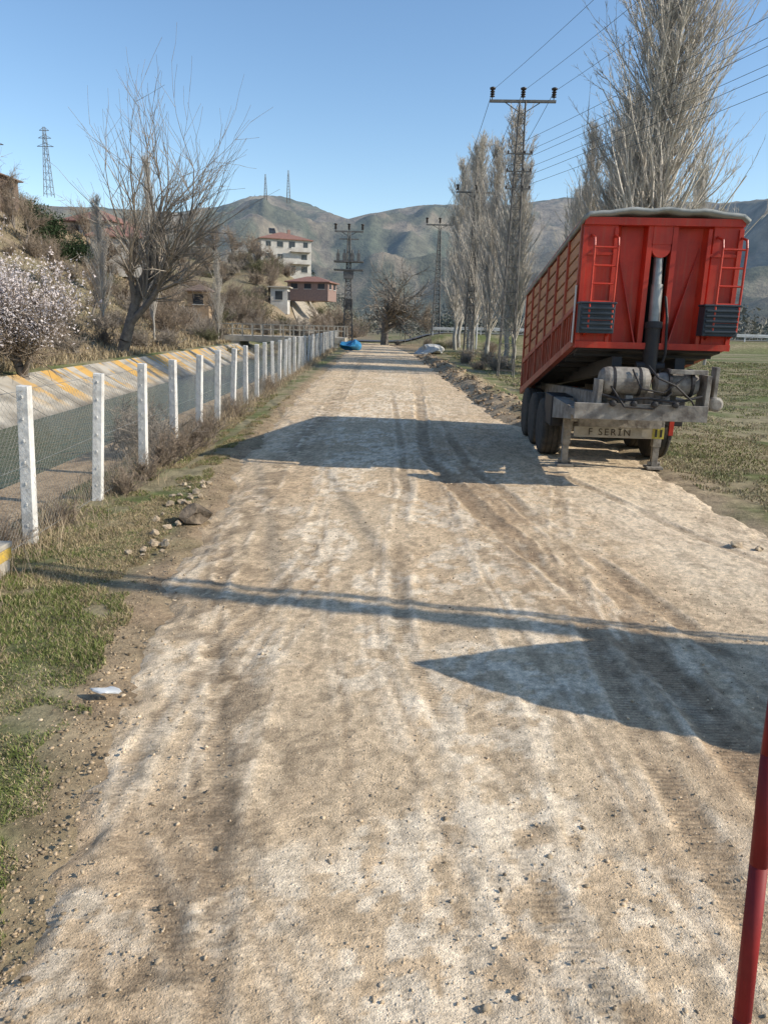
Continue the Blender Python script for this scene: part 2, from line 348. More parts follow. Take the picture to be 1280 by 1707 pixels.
rockl=mat('pale_rock',(.56,.45,.31),(.28,.21,.14),.9,9,bump=.6)
rock('rock',(-2.10,8.0,.10),.20,rockm,'dark brown angular rock on the grassy road edge',3)
for i in range(34):
    yy=random.uniform(6.6,10.5); rock('rock',(float(edges(np.array([yy]))[0][0])-random.uniform(.02,.40),yy,.03),random.uniform(.03,.075),rockl,'pale stone in the rubble beside the dirt road',i+5,sub=1)['group']='stones along the road edge'
rock('rock',(3.75,7.6,.03),.08,rockl,'small pale stone lying on the dirt road',61); rock('rock',(3.95,7.5,.02),.05,rockl,'small pale stone lying on the dirt road',62)
plas=mat('litter_plastic',(.75,.75,.72),(.5,.5,.48),.4,8)
o=rock('litter',(-1.62,4.0,.06),.075,plas,'crumpled white plastic litter in the grass',17,.5,'litter'); o.scale=(1.4,.7,.7); o.rotation_euler=(0,0,-.3)
# ---------------------------------------------------------------- grass
def blades(name,x,y,h,wd,cols,m,lean=.5,zoff=0):
    n=len(x); z=Hgt(x,y)+zoff-.01; a=rng.uniform(0,6.28,n); dx=np.cos(a);dy=np.sin(a)
    b=rng.uniform(0,6.28,n); lx=np.cos(b)*h*lean*rng.uniform(.2,1,n); ly=np.sin(b)*h*lean*rng.uniform(.2,1,n)
    V=np.zeros((n,5,3)); 
    V[:,0]=np.stack([x-dx*wd,y-dy*wd,z],1);V[:,1]=np.stack([x+dx*wd,y+dy*wd,z],1)
    V[:,2]=np.stack([x+dx*wd*.7+lx*.35,y+dy*wd*.7+ly*.35,z+h*.6],1);V[:,3]=np.stack([x-dx*wd*.7+lx*.35,y-dy*wd*.7+ly*.35,z+h*.6],1)
    V[:,4]=np.stack([x+lx,y+ly,z+h],1)
    o=(np.arange(n)*5)[:,None]
    Fq=np.concatenate([np.array([[0,1,2]])+o,np.array([[0,2,3]])+o,np.array([[3,2,4]])+o])
    return ob(name,np_mesh(name,V.reshape(-1,3),Fq,[m],False,np.repeat(cols,5,0)),kind='stuff')
grm,_,_=attrmat('grass_blades',scale=3,amp=.2,bump=0,rough=.7)
def gcols(n,a,b):
    t=rng.uniform(0,1,(n,1)); return (np.array(a)[None]*(1-t)+np.array(b)[None]*t)*rng.uniform(.7,1.3,(n,1))
n=420000; y=1.5+rng.uniform(0,1,n)**1.9*22; xl,_=edges(y); x=-3.95+(xl+3.97)*rng.uniform(0,1,n)**.6
x=x-.024*(y-7)*(x<-3)
pn=fbm(x*3.2,y*3.2,5,71)
keep=(pn>.36+.10*sm((y-6)/4)+ .26*sm((x-xl+.18)/.22)); x=x[keep];y=y[keep];n=len(x); 
cl=gcols(n,(.10,.14,.032),(.22,.235,.08)); dr=rng.uniform(0,1,n)<.26+.45*sm((fbm(x*1.8,y*1.8,3,79)-.44)/.15)+.2*(y>6); cl[dr]=gcols(dr.sum(),(.46,.37,.22),(.29,.22,.13))
blades('grass',x,y,rng.uniform(.012,.050,n)*(.3+1.4*fbm(x*3,y*3,2,77)),rng.uniform(.0015,.0032,n)*(1+y*.06),cl,grm,1.0)
n=320000; y=7+rng.uniform(0,1,n)**1.6*60; _,xr=edges(y); x=xr+rng.uniform(0,1,n)**1.2*(y*.55+3)
keep=(fbm(x*1.3,y*1.3,5,72)>.41+.18*(1-sm((x-xr-.05)/.6)))&((y<16)|(x>4.8)); x=x[keep];y=y[keep];n=len(x)
cl=gcols(n,(.12,.15,.045),(.23,.235,.09)); dr=rng.uniform(0,1,n)<.30+.5*sm((fbm(x*.8,y*.8,3,82)-.45)/.12); cl[dr]=gcols(dr.sum(),(.40,.34,.21),(.28,.22,.14))
blades('field_grass',x,y,rng.uniform(.012,.05,n)*(1+y*.02),rng.uniform(.002,.005,n)*(1+y*.08),cl,grm,1.1)
n=26000; y=5.0+rng.uniform(0,1,n)**1.3*62; x=-3.60-.024*(y-7)+rng.normal(-.02,.25,n)
cl=gcols(n,(.44,.35,.23),(.24,.18,.12))
blades('dry_weeds',x,y,rng.uniform(.06,.38,n)*fbm(x*2,y*1.2,2,75)*1.6,rng.uniform(.0012,.0024,n)*(1+y*.06),cl,grm,.9)
n=60000; y=10+rng.uniform(0,1,n)**1.1*125; x=-13.1-.024*(y-7)-rng.uniform(0,1,n)**1.3*(10+y*.3)
cl=gcols(n,(.40,.32,.20),(.22,.165,.10))
blades('hillside_dry_grass',x,y,rng.uniform(.12,.40,n),rng.uniform(.004,.01,n)*(1+y*.06),cl,grm,.8)
# ---------------------------------------------------------------- canal
conc=mat('weathered_concrete',(.50,.45,.37),(.33,.29,.23),.9,1.6,bump=.4,bscale=20)
m,nt,b=newmat('canal_bank_concrete');N=nt.nodes;L=nt.links;b.inputs['Roughness'].default_value=.9
g=N.new('ShaderNodeNewGeometry')
nz=N.new('ShaderNodeTexNoise');nz.inputs['Scale'].default_value=1.2;nz.inputs['Detail'].default_value=7;L.new(g.outputs['Position'],nz.inputs['Vector'])
cr=N.new('ShaderNodeValToRGB');cr.color_ramp.elements[0].color=(.24,.21,.165,1);cr.color_ramp.elements[1].color=(.46,.415,.34,1);cr.color_ramp.elements[0].position=.35;cr.color_ramp.elements[1].position=.62
L.new(nz.outputs['Fac'],cr.inputs[0])
mp=N.new('ShaderNodeMapping');mp.inputs['Rotation'].default_value=(0,0,.75);mp.inputs['Scale'].default_value=(.5,1.6,.3);L.new(g.outputs['Position'],mp.inputs['Vector'])
n2=N.new('ShaderNodeTexNoise');n2.inputs['Scale'].default_value=.6;n2.inputs['Detail'].default_value=6;n2.inputs['Roughness'].default_value=.62;L.new(mp.outputs[0],n2.inputs['Vector'])
sx=N.new('ShaderNodeSeparateXYZ');L.new(g.outputs['Position'],sx.inputs[0])
zr=N.new('ShaderNodeMapRange');zr.inputs[1].default_value=-.95;zr.inputs[2].default_value=-.5;L.new(sx.outputs['Z'],zr.inputs[0])
th=N.new('ShaderNodeMapRange');th.inputs[1].default_value=.505;th.inputs[2].default_value=.535;L.new(n2.outputs['Fac'],th.inputs[0])
mm=N.new('ShaderNodeMath');mm.operation='MULTIPLY';L.new(zr.outputs[0],mm.inputs[0]);L.new(th.outputs[0],mm.inputs[1])
yr=N.new('ShaderNodeMapRange');yr.inputs[1].default_value=24;yr.inputs[2].default_value=27;yr.inputs[4].default_value=.9;L.new(sx.outputs['Y'],yr.inputs[0])
mm3=N.new('ShaderNodeMath');mm3.operation='MULTIPLY';L.new(mm.outputs[0],mm3.inputs[0]);L.new(yr.outputs[0],mm3.inputs[1])
mx=N.new('ShaderNodeMixRGB');mx.inputs['Color2'].default_value=(.60,.34,.07,1);L.new(mm3.outputs[0],mx.inputs['Fac']);L.new(cr.outputs[0],mx.inputs['Color1'])
wl=N.new('ShaderNodeMapRange');wl.inputs[1].default_value=-1.0;wl.inputs[2].default_value=-.80;wl.inputs[3].default_value=.4;wl.inputs[4].default_value=1;L.new(sx.outputs['Z'],wl.inputs[0])
sc=N.new('ShaderNodeVectorMath');sc.operation='SCALE';L.new(mx.outputs[0],sc.inputs[0]);L.new(wl.outputs[0],sc.inputs['Scale']);L.new(sc.outputs[0],b.inputs['Base Color'])
bankm=m
mb=MB()
for k in range(-3,24):
    y0=k*3.0+.02;y1=k*3.0+2.97
    u0,z0,u1,z1=-12.5,.14,-9.35,-1.70
    a0=.024*(y0-7);a1=.024*(y1-7); t=.14
    mb.hexa([(u0-a0,y0,z0-t),(u1-a0,y0,z1-t),(u1-a1,y1,z1-t),(u0-a1,y1,z0-t),(u0-a0,y0,z0+.05),(u1-a0,y0,z1+.05),(u1-a1,y1,z1+.05),(u0-a1,y1,z0+.05)])
ob('canal_bank',mb.mesh('canal_bank',[bankm]),kind='structure')
m,nt,b=newmat('canal_water');N=nt.nodes;L=nt.links
b.inputs['Base Color'].default_value=(.06,.085,.05,1);b.inputs['Roughness'].default_value=.18;b.inputs['IOR'].default_value=1.2
g=N.new('ShaderNodeNewGeometry');mp=N.new('ShaderNodeMapping');mp.inputs['Scale'].default_value=(2,.7,1);L.new(g.outputs['Position'],mp.inputs['Vector'])
nz=N.new('ShaderNodeTexNoise');nz.inputs['Scale'].default_value=3;nz.inputs['Detail'].default_value=4;L.new(mp.outputs[0],nz.inputs['Vector'])
bp=N.new('ShaderNodeBump');bp.inputs['Strength'].default_value=.8;bp.inputs['Distance'].default_value=.1;L.new(nz.outputs['Fac'],bp.inputs['Height']);L.new(bp.outputs[0],b.inputs['Normal'])
V=[];
for y in (-9,78):
    a=.024*(y-7); V+=[(-11.5-a,y,-.95),(-4.6-a,y,-.95)]
ob('water',np_mesh('water',V,[[0,1,3,2]],[m]),kind='structure')
yellow=mat('yellow_paint',(.62,.40,.05),(.36,.27,.11),.7,10)
mb=MB(); mb.box((0,0,.14),(.75,.9,.36)); mb.box((.38,0,.26),(.03,.92,.10),1); mb.box((0,-.46,.30),(.77,.03,.06),1); mb.box((0,0,.335),(.8,.95,.05),0)
ob('canal_headwall',mb.mesh('canal_headwall',[conc,yellow]),loc=(-3.62,5.7,-.06),bevel=.012,label='weathered concrete canal headwall with yellow painted edge',category='concrete wall')
# ---------------------------------------------------------------- fence
postm=mat('white_concrete',(.74,.72,.68),(.50,.48,.44),.85,5,bump=.3,contrast=(.3,.55),streak=.3,scol=(.3,.27,.22))
wirem=mat('galvanised_wire',(.36,.36,.33),(.24,.23,.21),.5,5,metal=.3)
fence=empty('chain_link_fence',(-3.55,7.07,0),label='chain link fence on white concrete posts beside the canal',category='fence')
mb=MB(); mb.box((0,0,.70),(.115,.115,1.72),taper=.92)
for k in range(7): mb.box((.0,-.058,.2+k*.21),(.02,.012,.03))
pm=mb.mesh('fence_post',[postm]); S=[]; pts=[]
for i in range(-2,39):
    y=7.07+1.9*i; x=-3.52-.024*(y-7)+random.uniform(-.02,.02); pts.append((x,y))
    z=hz(x,y)
    ob('fence_post',pm,fence,loc=(x+3.55,y-7.07,z),rot=(random.uniform(-.02,.02),math.radians(random.uniform(1.5,4.2)) if i<7 else random.uniform(-.01,.05),random.uniform(-.15,.15)),bevel=.008)
hh=1.42
for i,(a,b_) in enumerate(zip(pts[:-1],pts[1:])):
    ax,ay=a[0]+3.55,a[1]-7.07; bx,by=b_[0]+3.55,b_[1]-7.07; Ln=1.9
    sp=.075 if i<9 else (.12 if i<18 else .2); r=.0012 if i<9 else .0018 if i<18 else .0025
    off=.075
    def P(s_,z): 
        t=s_/Ln; return (ax+(bx-ax)*t+off+.02*math.sin(t*9+i)*math.sin(z*3),ay+(by-ay)*t,z+.08+.02*math.sin(t*6+i))
    k=-hh
    while k<Ln:
        for sg in (1,-1):
            s0=max(k,0);s1=min(k+hh,Ln)
            if s1>s0:
                z0=(s0-k);z1=(s1-k)
                if sg<0: z0,z1=hh-z0,hh-z1
                sm_=(s0+s1)/2; zm=(z0+z1)/2
                p0,pm_,p1=P(s0,z0),P(sm_,zm),P(s1,z1)
                S.append([*p0,*pm_,r,r]);S.append([*pm_,*p1,r,r])
        k+=sp
    for z in (.0,hh*.5,hh): S.append([*P(0,z),*P(Ln,z),.003,.003])
ob('wire_mesh',segmesh('wire_mesh',S,[wirem]),fence)
# ---------------------------------------------------------------- trees
def tree_segs(L0,r0,nlv,kids,ang,ratio,trop,seed,lean=(0,0),minr=.006,first=.5,wob=.13,rk=.66):
    R=random.Random(seed); T=[];C=[]
    def grow(p,d,L,r,lv):
        ns=5 if lv>=nlv-1 else 3 if lv>1 else 2
        pts=[(p,r)]
        for i in range(ns):
            d=(d+Vector((R.gauss(0,wob),R.gauss(0,wob),R.gauss(0,.08)+trop))).normalized()
            q=p+d*(L/ns); r2=max(r*(1-.45*(i+1)/ns) if lv>0 else r*.5,minr*.6)
            (T if lv>=nlv-1 else C).append([*p,*q,pts[-1][1],r2]); p=q; pts.append((p,r2))
        if lv==0: return
        k=kids[lv]
        for j in range(k):
            t=(.25+.75*(j+1)/k) if lv<nlv else (first+(1-first)*(j+1)/k)
            idx=min(int(t*ns),ns); pp,rr=pts[idx]
            if idx>0 and idx<ns:
                f=R.random(); pp=pts[idx-1][0].lerp(pts[idx][0],f)
            a=R.uniform(*ang)*(.5 if j==k-1 else 1); ax=d.orthogonal().normalized(); ax.rotate(Matrix.Rotation((R.uniform(0,6.28) if lv<nlv else 2.4*j+R.uniform(-.4,.4)),3,d))
            dd=d.copy(); dd.rotate(Matrix.Rotation(a,3,ax))
            grow(pp,dd,L*R.uniform(*ratio)*(1.0-.15*(1-t)),max(rr*rk,minr),lv-1)
    grow(Vector((0,0,-.1)),Vector((lean[0],lean[1],1)).normalized(),L0,r0,nlv)
    return T,C
def poplar_segs(Ht,seed,nb=110,w=1.0,base=.1,minr=.010,tw=6,sub=9):
    R=random.Random(seed); T=[];C=[]
    p=Vector((0,0,-.1)); prev=.011*Ht+.02; n=14; tr=[(p,prev)]
    for i in range(n):
        q=Vector((R.gauss(0,.06),R.gauss(0,.06),Ht*(i+1)/n)); r=(.011*Ht+.02)*(1-.92*(i+1)/n)
        T.append([*p,*q,prev,r]); p=q;prev=r; tr.append((p,r))
    for b in range(nb):
        t=base+(1-base)*(b/nb)**.9*.97; k=min(int(t*n),n-1); pp=tr[k][0].lerp(tr[k+1][0],t*n-k)
        a=R.uniform(0,6.28); ang=R.uniform(.22,.60)*w
        d=Vector((math.cos(a)*math.sin(ang),math.sin(a)*math.sin(ang),math.cos(ang)))
        L=Ht*.27*(1-t)**.5*R.uniform(.5,1.15)+.4; r=max(tr[k][1]*.42,minr)
        q=pp; pts=[(q,r)]
        for i in range(4):
            d=(d+Vector((R.gauss(0,.07),R.gauss(0,.07),.12))).normalized(); q2=q+d*L/4
            r2=max(r*(1-.75*(i+1)/4),minr); C.append([*q,*q2,pts[-1][1],r2]); q=q2; pts.append((q,r2))
        for j in range(sub):
            f=R.uniform(.05,1)*4; i=min(int(f),3); s0=pts[i][0].lerp(pts[i+1][0],f-i)
            ax=d.orthogonal().normalized();ax.rotate(Matrix.Rotation(R.uniform(0,6.28),3,d)); dd=d.copy();dd.rotate(Matrix.Rotation(R.uniform(.2,.75),3,ax))
            dd=(dd+Vector((0,0,.2))).normalized(); l2=L*R.uniform(.18,.38); s1=s0+dd*l2*.5; dd2=(dd+Vector((0,0,.3))).normalized(); s2=s1+dd2*l2*.5
            C.append([*s0,*s1,minr*.9,minr*.7]);C.append([*s1,*s2,minr*.7,minr*.4])
            for m_ in range(tw):
                s=s0.lerp(s1,R.random()) if R.random()<.5 else s1.lerp(s2,R.random())
                dd3=(dd+Vector((R.gauss(0,.5),R.gauss(0,.5),R.uniform(-.1,.4)))).normalized()
                e=s+dd3*R.uniform(.10,.30)*(.4+Ht/26); C.append([*s,*e,minr*.5,minr*.3])
    return T,C
barkP=mat('poplar_bark',(.46,.44,.39),(.26,.24,.21),.9,3,stretch=(1,1,.4))
twigP=mat('poplar_twigs',(.60,.555,.49),(.40,.365,.315),.9,.4)
barkB=mat('tree_bark',(.24,.205,.17),(.13,.11,.09),.9,4)
twigB=mat('bare_twigs',(.36,.31,.25),(.22,.185,.15),.9,.5)
twigR=mat('brown_twigs',(.34,.27,.20),(.19,.145,.105),.9,.6)
def proto(name,TC,mt,mc,n=5):
    T,C=TC; return (segmesh(name+'_trunk',T,[mt],n),segmesh(name+'_crown',C,[mc],3))
def plant(name,pr,x,y,sc=1,rz=0,z=None,label='',cat='tree',group=None,sxy=None):
    z=hz(x,y) if z is None else z
    sx_=sxy or sc
    e=empty(name,(x,y,z-.03),(0,0,rz),(sx_,sx_,sc),label=label,category=cat)
    if group: e['group']=group
    ob('trunk',pr[0],e); ob('crown',pr[1],e)
    for extra in pr[2:]: ob('blossom',extra,e)
    return e
popA=proto('poplar_a',poplar_segs(14,1,170,1,.1,.0125,9,10),barkP,twigP)
popB=proto('poplar_b',poplar_segs(14,2,150,1.1,.1,.0125,9,10),barkP,twigP)
popC=proto('poplar_c',poplar_segs(20,5,400,1.45,.06,.0125,10,13),barkP,twigP)
plant('poplar_tree',popC,12.1,37,1.12,.4,label='tall bare grey poplar tree standing behind the trailer',sxy=1.25)
plant('poplar_tree',popC,13.4,46,.74,2.4,label='bare grey poplar tree standing behind the trailer',sxy=.74)
G='row of bare poplars along the road'
for (x,y,s_,r_) in [(7.2,47,1.0,0),(6.9,53,.98,1),(6.6,60,1.1,2),(7.1,67,1.15,3),(6.6,75,1.2,4),(8.2,50,.85,5),(7.8,84,1.2,2.5)]:
    plant('poplar_tree',popA if int(r_*2)%4 else popB,x,y,s_,r_,label='bare pale poplar tree in a roadside row',group=G,sxy=s_)
for (x,y,s_,r_) in [(14.6,60,.9,0),(17,64,.85,1),(19.5,66,1.0,2),(16.2,70,1.0,3),(20,52,.9,4),(25,60,.8,5),(10.6,43,.9,5.5),(12.4,44,.9,2.2)]:
    plant('poplar_tree',popB if int(r_)%2 else popA,x,y,s_,r_,label='bare pale poplar tree behind the field',group='bare poplars behind the field')
brA=proto('bare_a',tree_segs(4.4,.32,5,{5:5,4:4,3:5,2:4,1:3},(.30,.72),(.70,.88),.06,27,(.62,0),.0115,.35,.11,.72),barkB,twigB)
brB=proto('bare_b',tree_segs(3.2,.20,5,{5:5,4:4,3:4,2:4,1:4},(.3,.85),(.6,.8),.05,8,(0,0),.018),barkB,twigR)
brC=proto('bare_c',tree_segs(3.0,.36,5,{5:6,4:4,3:4,2:4,1:3},(.5,1.05),(.66,.82),.03,15,(0,0),.022,.4,.13,.74),barkB,twigB)
def stats(pr):
    co_=np.array([v.co[:] for v in pr[1].vertices]); return np.percentile(co_[:,2],98),np.median(co_[:,0]),np.median(co_[:,1]),np.percentile(np.hypot(co_[:,0]-np.median(co_[:,0]),co_[:,1]-np.median(co_[:,1])),90)
tz,mx_,my_,rad=stats(brA); sA=12.9/tz; rzA=-math.atan2(my_,mx_); sxyA=3.3/rad
plant('bare_tree',brA,-14.8,42,sA,rzA,label='large leafless tree with spreading crown on the canal bank',sxy=max(sxyA,2.6/math.hypot(mx_,my_)) if math.hypot(mx_,my_)>1.5 else sxyA)
plant('poplar_tree',popA,-16.6,54,.84,.6,label='slender bare poplar on the hillside above the canal',sxy=.5)
plant('poplar_tree',popB,-20.5,55,.62,2,label='small bare poplar on the hillside above the canal',sxy=.6)
plant('poplar_tree',popB,-15.6,70,.55,2,label='thin bare poplar beside the canal',sxy=.4)
tz,_,_,rad=stats(brC); sC=8.0/tz
plant('bare_tree',brC,-.5,87,sC,2.2,label='wide leafless tree at the end of the dirt road',sxy=4.0/rad)
for i,(x,y,s_) in enumerate([(-24,62,.6),(-28,66,.7),(-22,80,.65),(-30,90,.8),(-19,95,.6),(-35,75,.7),(-40,84,.7),(-17.5,105,.6),(-25,120,.8),(-8,110,.7),(-12,125,.7),(7,125,.6),(7,140,.9),(-22,140,.8),(-30,135,.7),(-34,60,.6),(-16.5,58,.4),(-45,95,.7),(-36,110,.7),(-42,118,.8),(-48,130,.9),(-33,145,.9),(-27,72,.55),(-20,68,.5),(-33,88,.9),(-37,96,.8),(-29,99,.7),(-24,86,.6),(-38,72,.8),(-21,90,.7),(-26,106,.8),
  (-36,165,1.1),(-42,172,1.2),(-33,178,1.0),(-38,186,1.2),(-47,180,1.2),(-17,168,.8),(-13,160,.7),(-28,158,.9),(-25,165,.8),(-23,152,.7),(-40,150,1.0),(-9,150,.7),(-12,178,.8),(-52,160,1.2),(-45,158,1.0)]):
    plant('bare_tree',brB,x,y,s_,i*1.3,label='leafless brown tree on the hillside',group='leafless trees on the hillside')
T,C=tree_segs(1.0,.11,5,{5:8,4:5,3:5,2:4,1:4},(.3,1.0),(.7,.92),.02,12,(0,0),.007)
Ca=np.array(C); tips=Ca[:,3:6]; k=rng.choice(len(tips),56000,replace=True); c0=tips[k]+rng.normal(0,.06,(len(k),3)); zmx=tips[:,2].max()
c0=c0[c0[:,2]>.20*zmx+rng.uniform(0,.40*zmx,len(c0))]
nb=len(c0); q=rng.normal(0,1,(nb,3,3))*.018; V=(c0[:,None,:]+q).reshape(-1,3)
blm=mat('blossom_petals',(.72,.65,.63),(.52,.45,.43),.7,3)
blo=np_mesh('blossom',V,np.arange(nb*3).reshape(-1,3),[blm])
bt=(segmesh('bt',T,[barkB],5),segmesh('bc',C,[twigR],3),blo)
bs=5.6/zmx
plant('almond_tree',bt,-12.75,26.5,bs,.5,label='almond tree in pale pink blossom on the canal bank',sxy=bs*1.05)
plant('almond_tree',bt,-16.9,33,bs*.7,2.5,label='almond tree with a little blossom on the slope')
def shrub_mesh(seed,mt,n=46,hh=1.5):
    R=random.Random(seed);S=[]
    for i in range(n):
        a=R.uniform(0,6.28);t=R.uniform(.1,.9);p=Vector((R.gauss(0,.25),R.gauss(0,.25),-.05));d=Vector((math.cos(a)*t,math.sin(a)*t,1)).normalized();L=hh*R.uniform(.5,1)
        for k in range(3):
            d=(d+Vector((R.gauss(0,.2),R.gauss(0,.2),.02))).normalized();q=p+d*L/3;S.append([*p,*q,.02-.005*k,.015-.005*k])
            for j in range(6):
                dd=(d+Vector((R.gauss(0,.7),R.gauss(0,.7),R.gauss(.1,.4)))).normalized();s0=p.lerp(q,R.random());s1=s0+dd*L*R.uniform(.12,.35);S.append([*s0,*s1,.009,.005])
                for l in range(2):
                    d3=(dd+Vector((R.gauss(0,.6),R.gauss(0,.6),R.gauss(0,.5)))).normalized();s2=s0.lerp(s1,R.random());S.append([*s2,*(s2+d3*L*R.uniform(.06,.16)),.006,.004])
            p=q
    return segmesh('shrub',S,[mt])
twigG=mat('olive_twigs',(.19,.18,.10),(.10,.10,.05),.9,.6)
shA=shrub_mesh(1,twigR);shB=shrub_mesh(2,twigB);shC=shrub_mesh(3,twigG,60)
def shrub(x,y,s_,k,group,label='leafless brown shrub on the slope'):
    o=ob('shrub',(shA,shB,shC)[k],loc=(x,y,hz(x,y)),rot=(0,0,random.uniform(0,6)),scale=(s_*1.25,s_*1.25,s_),label=label,category='shrub',group=group)
for i in range(160):
    y=random.uniform(22,135); s=random.uniform(0,1)**1.2*(5+y*.36); x=-14.2-.024*(y-7)-s
    shrub(x,y,random.uniform(.4,1.15)*(1+y*.006),random.choice([0,0,1,1,2]),'shrubs on the hillside')
for i in range(110):
    y=random.uniform(115,205); x=-y*random.uniform(.04,.27)
    if abs(x+17)<3 and y<182: continue
    shrub(x,y,random.uniform(1.2,2.4),random.choice([0,0,1,2]),'shrubs on the hillside')
for i in range(26):
    y=random.uniform(56,90); x=random.choice([random.uniform(-13,-5.5),random.uniform(2.5,12)]) if y<84 else random.uniform(-12,12)
    if -5<x<2 and y<86: continue
    shrub(x,y,random.uniform(.4,.8),random.choice([0,1,2]),'shrubs at the end of the road','leafless shrub at the end of the dirt road')
for (x,y,s_) in [(-3.5,12.2,.34),(-3.5,11.4,.36),(-3.3,13.0,.34),(-3.6,14.6,.35),(-3.4,9.4,.24),(-3.7,17.5,.35),(-4.2,12.5,.62),(-3.5,7.8,.22),(-3.9,24,.4),(-3.4,10.3,.26),(-3.7,6.9,.24)]:
    shrub(x,y,s_,1 if s_>.45 else 0,'weeds along the fence','dry leafless weeds growing against the fence')
for i in range(16):
    y=random.uniform(19,55); shrub(5.2+random.uniform(-.6,1.2),y,random.uniform(.25,.6),random.choice([0,1]),'weeds beside the road','dry weeds on the dirt bank beside the road')
def leafcloud(cs,rs,per,size,cols,name,m,flat=1.0):
    Vs=[];Cs=[]
    for c,r,cc in zip(cs,rs,cols):
        d=rng.normal(0,1,(per,3)); d/=np.linalg.norm(d,axis=1,keepdims=True); rad=r*rng.uniform(.45,1.05,(per,1))
        p=c+d*rad*np.array([1,1,flat]); q=rng.normal(0,1,(per,3,3))*size*r
        Vs.append((p[:,None]+q).reshape(-1,3)); Cs.append(np.repeat(cc*rng.uniform(.6,1.3,(per,1)),3,0))
    V=np.concatenate(Vs); return np_mesh(name,V,np.arange(len(V)).reshape(-1,3),[m],False,np.concatenate(Cs))
lfm,_,_=attrmat('foliage',scale=2,amp=.2,bump=0)
cs=[np.array([rng.normal(0,.9),rng.normal(0,.9),2.2+rng.uniform(-.9,1.5)]) for _ in range(14)]
ev=leafcloud(cs,[1.0]*14,420,.07,[np.array([.035,.055,.025])]*14,'evergreen_crown',lfm)
evt=segmesh('evt',[[0,0,-.2,0,0,2.5,.16,.08]],[barkB],6)
for x,y,s_ in [(-35.0,80,1.2),(-33.0,82,.9),(-43,80,1.0)]:
    plant('evergreen_tree',(evt,ev),x,y,s_,x,label='dark evergreen tree on the hillside',group='evergreen trees on the hillside')
cs=[];rs=[];cl=[]
for i in range(1000):
    y=rng.uniform(150,700); x=rng.uniform(-.12,.8)*y; 
    if x<-.02*y and y<230: continue
    r=rng.uniform(1.8,4.2); cs.append(np.array([x,y,r*.8+hz(x,y)])); rs.append(r); k=rng.uniform()
    cl.append(np.array([.16,.16,.14]) if k<.5 else np.array([.24,.225,.19]) if k<.8 else np.array([.09,.115,.10]))
ob('woodland',leafcloud(cs,rs,130,.10,cl,'woodland',lfm,1.2),kind='stuff')
# ---------------------------------------------------------------- mountains
az=np.radians(np.linspace(-62,68,760)); rr=np.linspace(620,2700,150)
pxs=np.array([-900,-400,-100,300,380,410,440,470,500,540,580,610,640,700,760,820,860,940,1000,1100,1200,1280,1500,2000,3000]); pys=np.array([350,340,330,352,338,328,323,326,335,350,364,356,350,341,340,341,340,328,334,333,338,330,330,320,330])
a_=math.radians(ROLL); th=math.radians(PITCH)
def ray_dir(px,py):
    xc=(px-640)/F;yc=(853-py)/F;x2=xc*math.cos(a_)-yc*math.sin(a_);y2=xc*math.sin(a_)+yc*math.cos(a_)
    return x2,math.cos(th)+y2*math.sin(th),y2*math.cos(th)-math.sin(th)
x2,fw,up=ray_dir(pxs,pys)
paz=np.arctan2(x2,fw); pel=up/np.sqrt(fw**2+x2**2)
A,R_=np.meshgrid(az,rr); A=A.ravel();R_=R_.ravel()
X=np.sin(A)*R_;Y=np.cos(A)*R_
tan=np.interp(A,paz,pel)
Rr=1800+250*np.sin(A*5+1)+400*(fba(A*6,A*0,3,5)-.5)
Hr=tan*Rr+CH
t=(R_-650)/(Rr-650)
sh=np.where(t<1,np.clip(t,0,1)**1.5,1-.5*np.clip(t-1,0,2))
env=np.clip(t,0,1)*np.clip(1-t,0,1)*4
rid=1-np.abs(2*fbm(X*.0024,Y*.0024,4,61)-1)
rid2=1-np.abs(2*fbm(X*.007+3,Y*.007,4,63)-1)
Z=Hr*sh+env*((rid-.75)*240+(rid2-.75)*55)+(fbm(X*.02,Y*.02,3,64)-.5)*8*np.clip(t*2,0,1)
Z=np.where(t<0,-3,np.minimum(Z,np.where(t<1,tan*R_+CH,1e9)-(1-np.clip(t,0,1))*12))
c1=[.14,.135,.09];c2=[.19,.16,.11];c3=[.25,.205,.15];c4=[.065,.08,.05]
nn=fbm(X*.005,Y*.005,5,71);n4=fbm(X*.02,Y*.02,4,72)
C=mixc(full(c1),full(c2),sm((nn-.42)/.16))
C=mixc(C,full(c3),sm((fbm(X*.012,Y*.004,4,75)-.56)/.1)*.5)
C=mixc(C,full(c4),sm((n4-.50)/.06)*.7)
mtm,nt,b=attrmat('mountain_scrub_haze',scale=.08,amp=.45,bump=.8,bdist=8,scale2=.025)
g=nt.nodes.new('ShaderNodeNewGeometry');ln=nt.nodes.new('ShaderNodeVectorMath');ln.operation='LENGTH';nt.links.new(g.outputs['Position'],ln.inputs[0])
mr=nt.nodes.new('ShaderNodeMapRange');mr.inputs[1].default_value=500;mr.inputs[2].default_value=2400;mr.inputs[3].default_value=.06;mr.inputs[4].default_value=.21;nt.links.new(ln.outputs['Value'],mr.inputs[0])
b.inputs['Emission Color'].default_value=(.36,.52,.80,1);nt.links.new(mr.outputs[0],b.inputs['Emission Strength'])  # bluish glow painted in as distance haze, stronger farther out
ob('mountain',np_mesh('mountain',np.stack([X,Y,Z],1),grid_faces(len(az),len(rr)),[mtm],True,C),kind='structure')
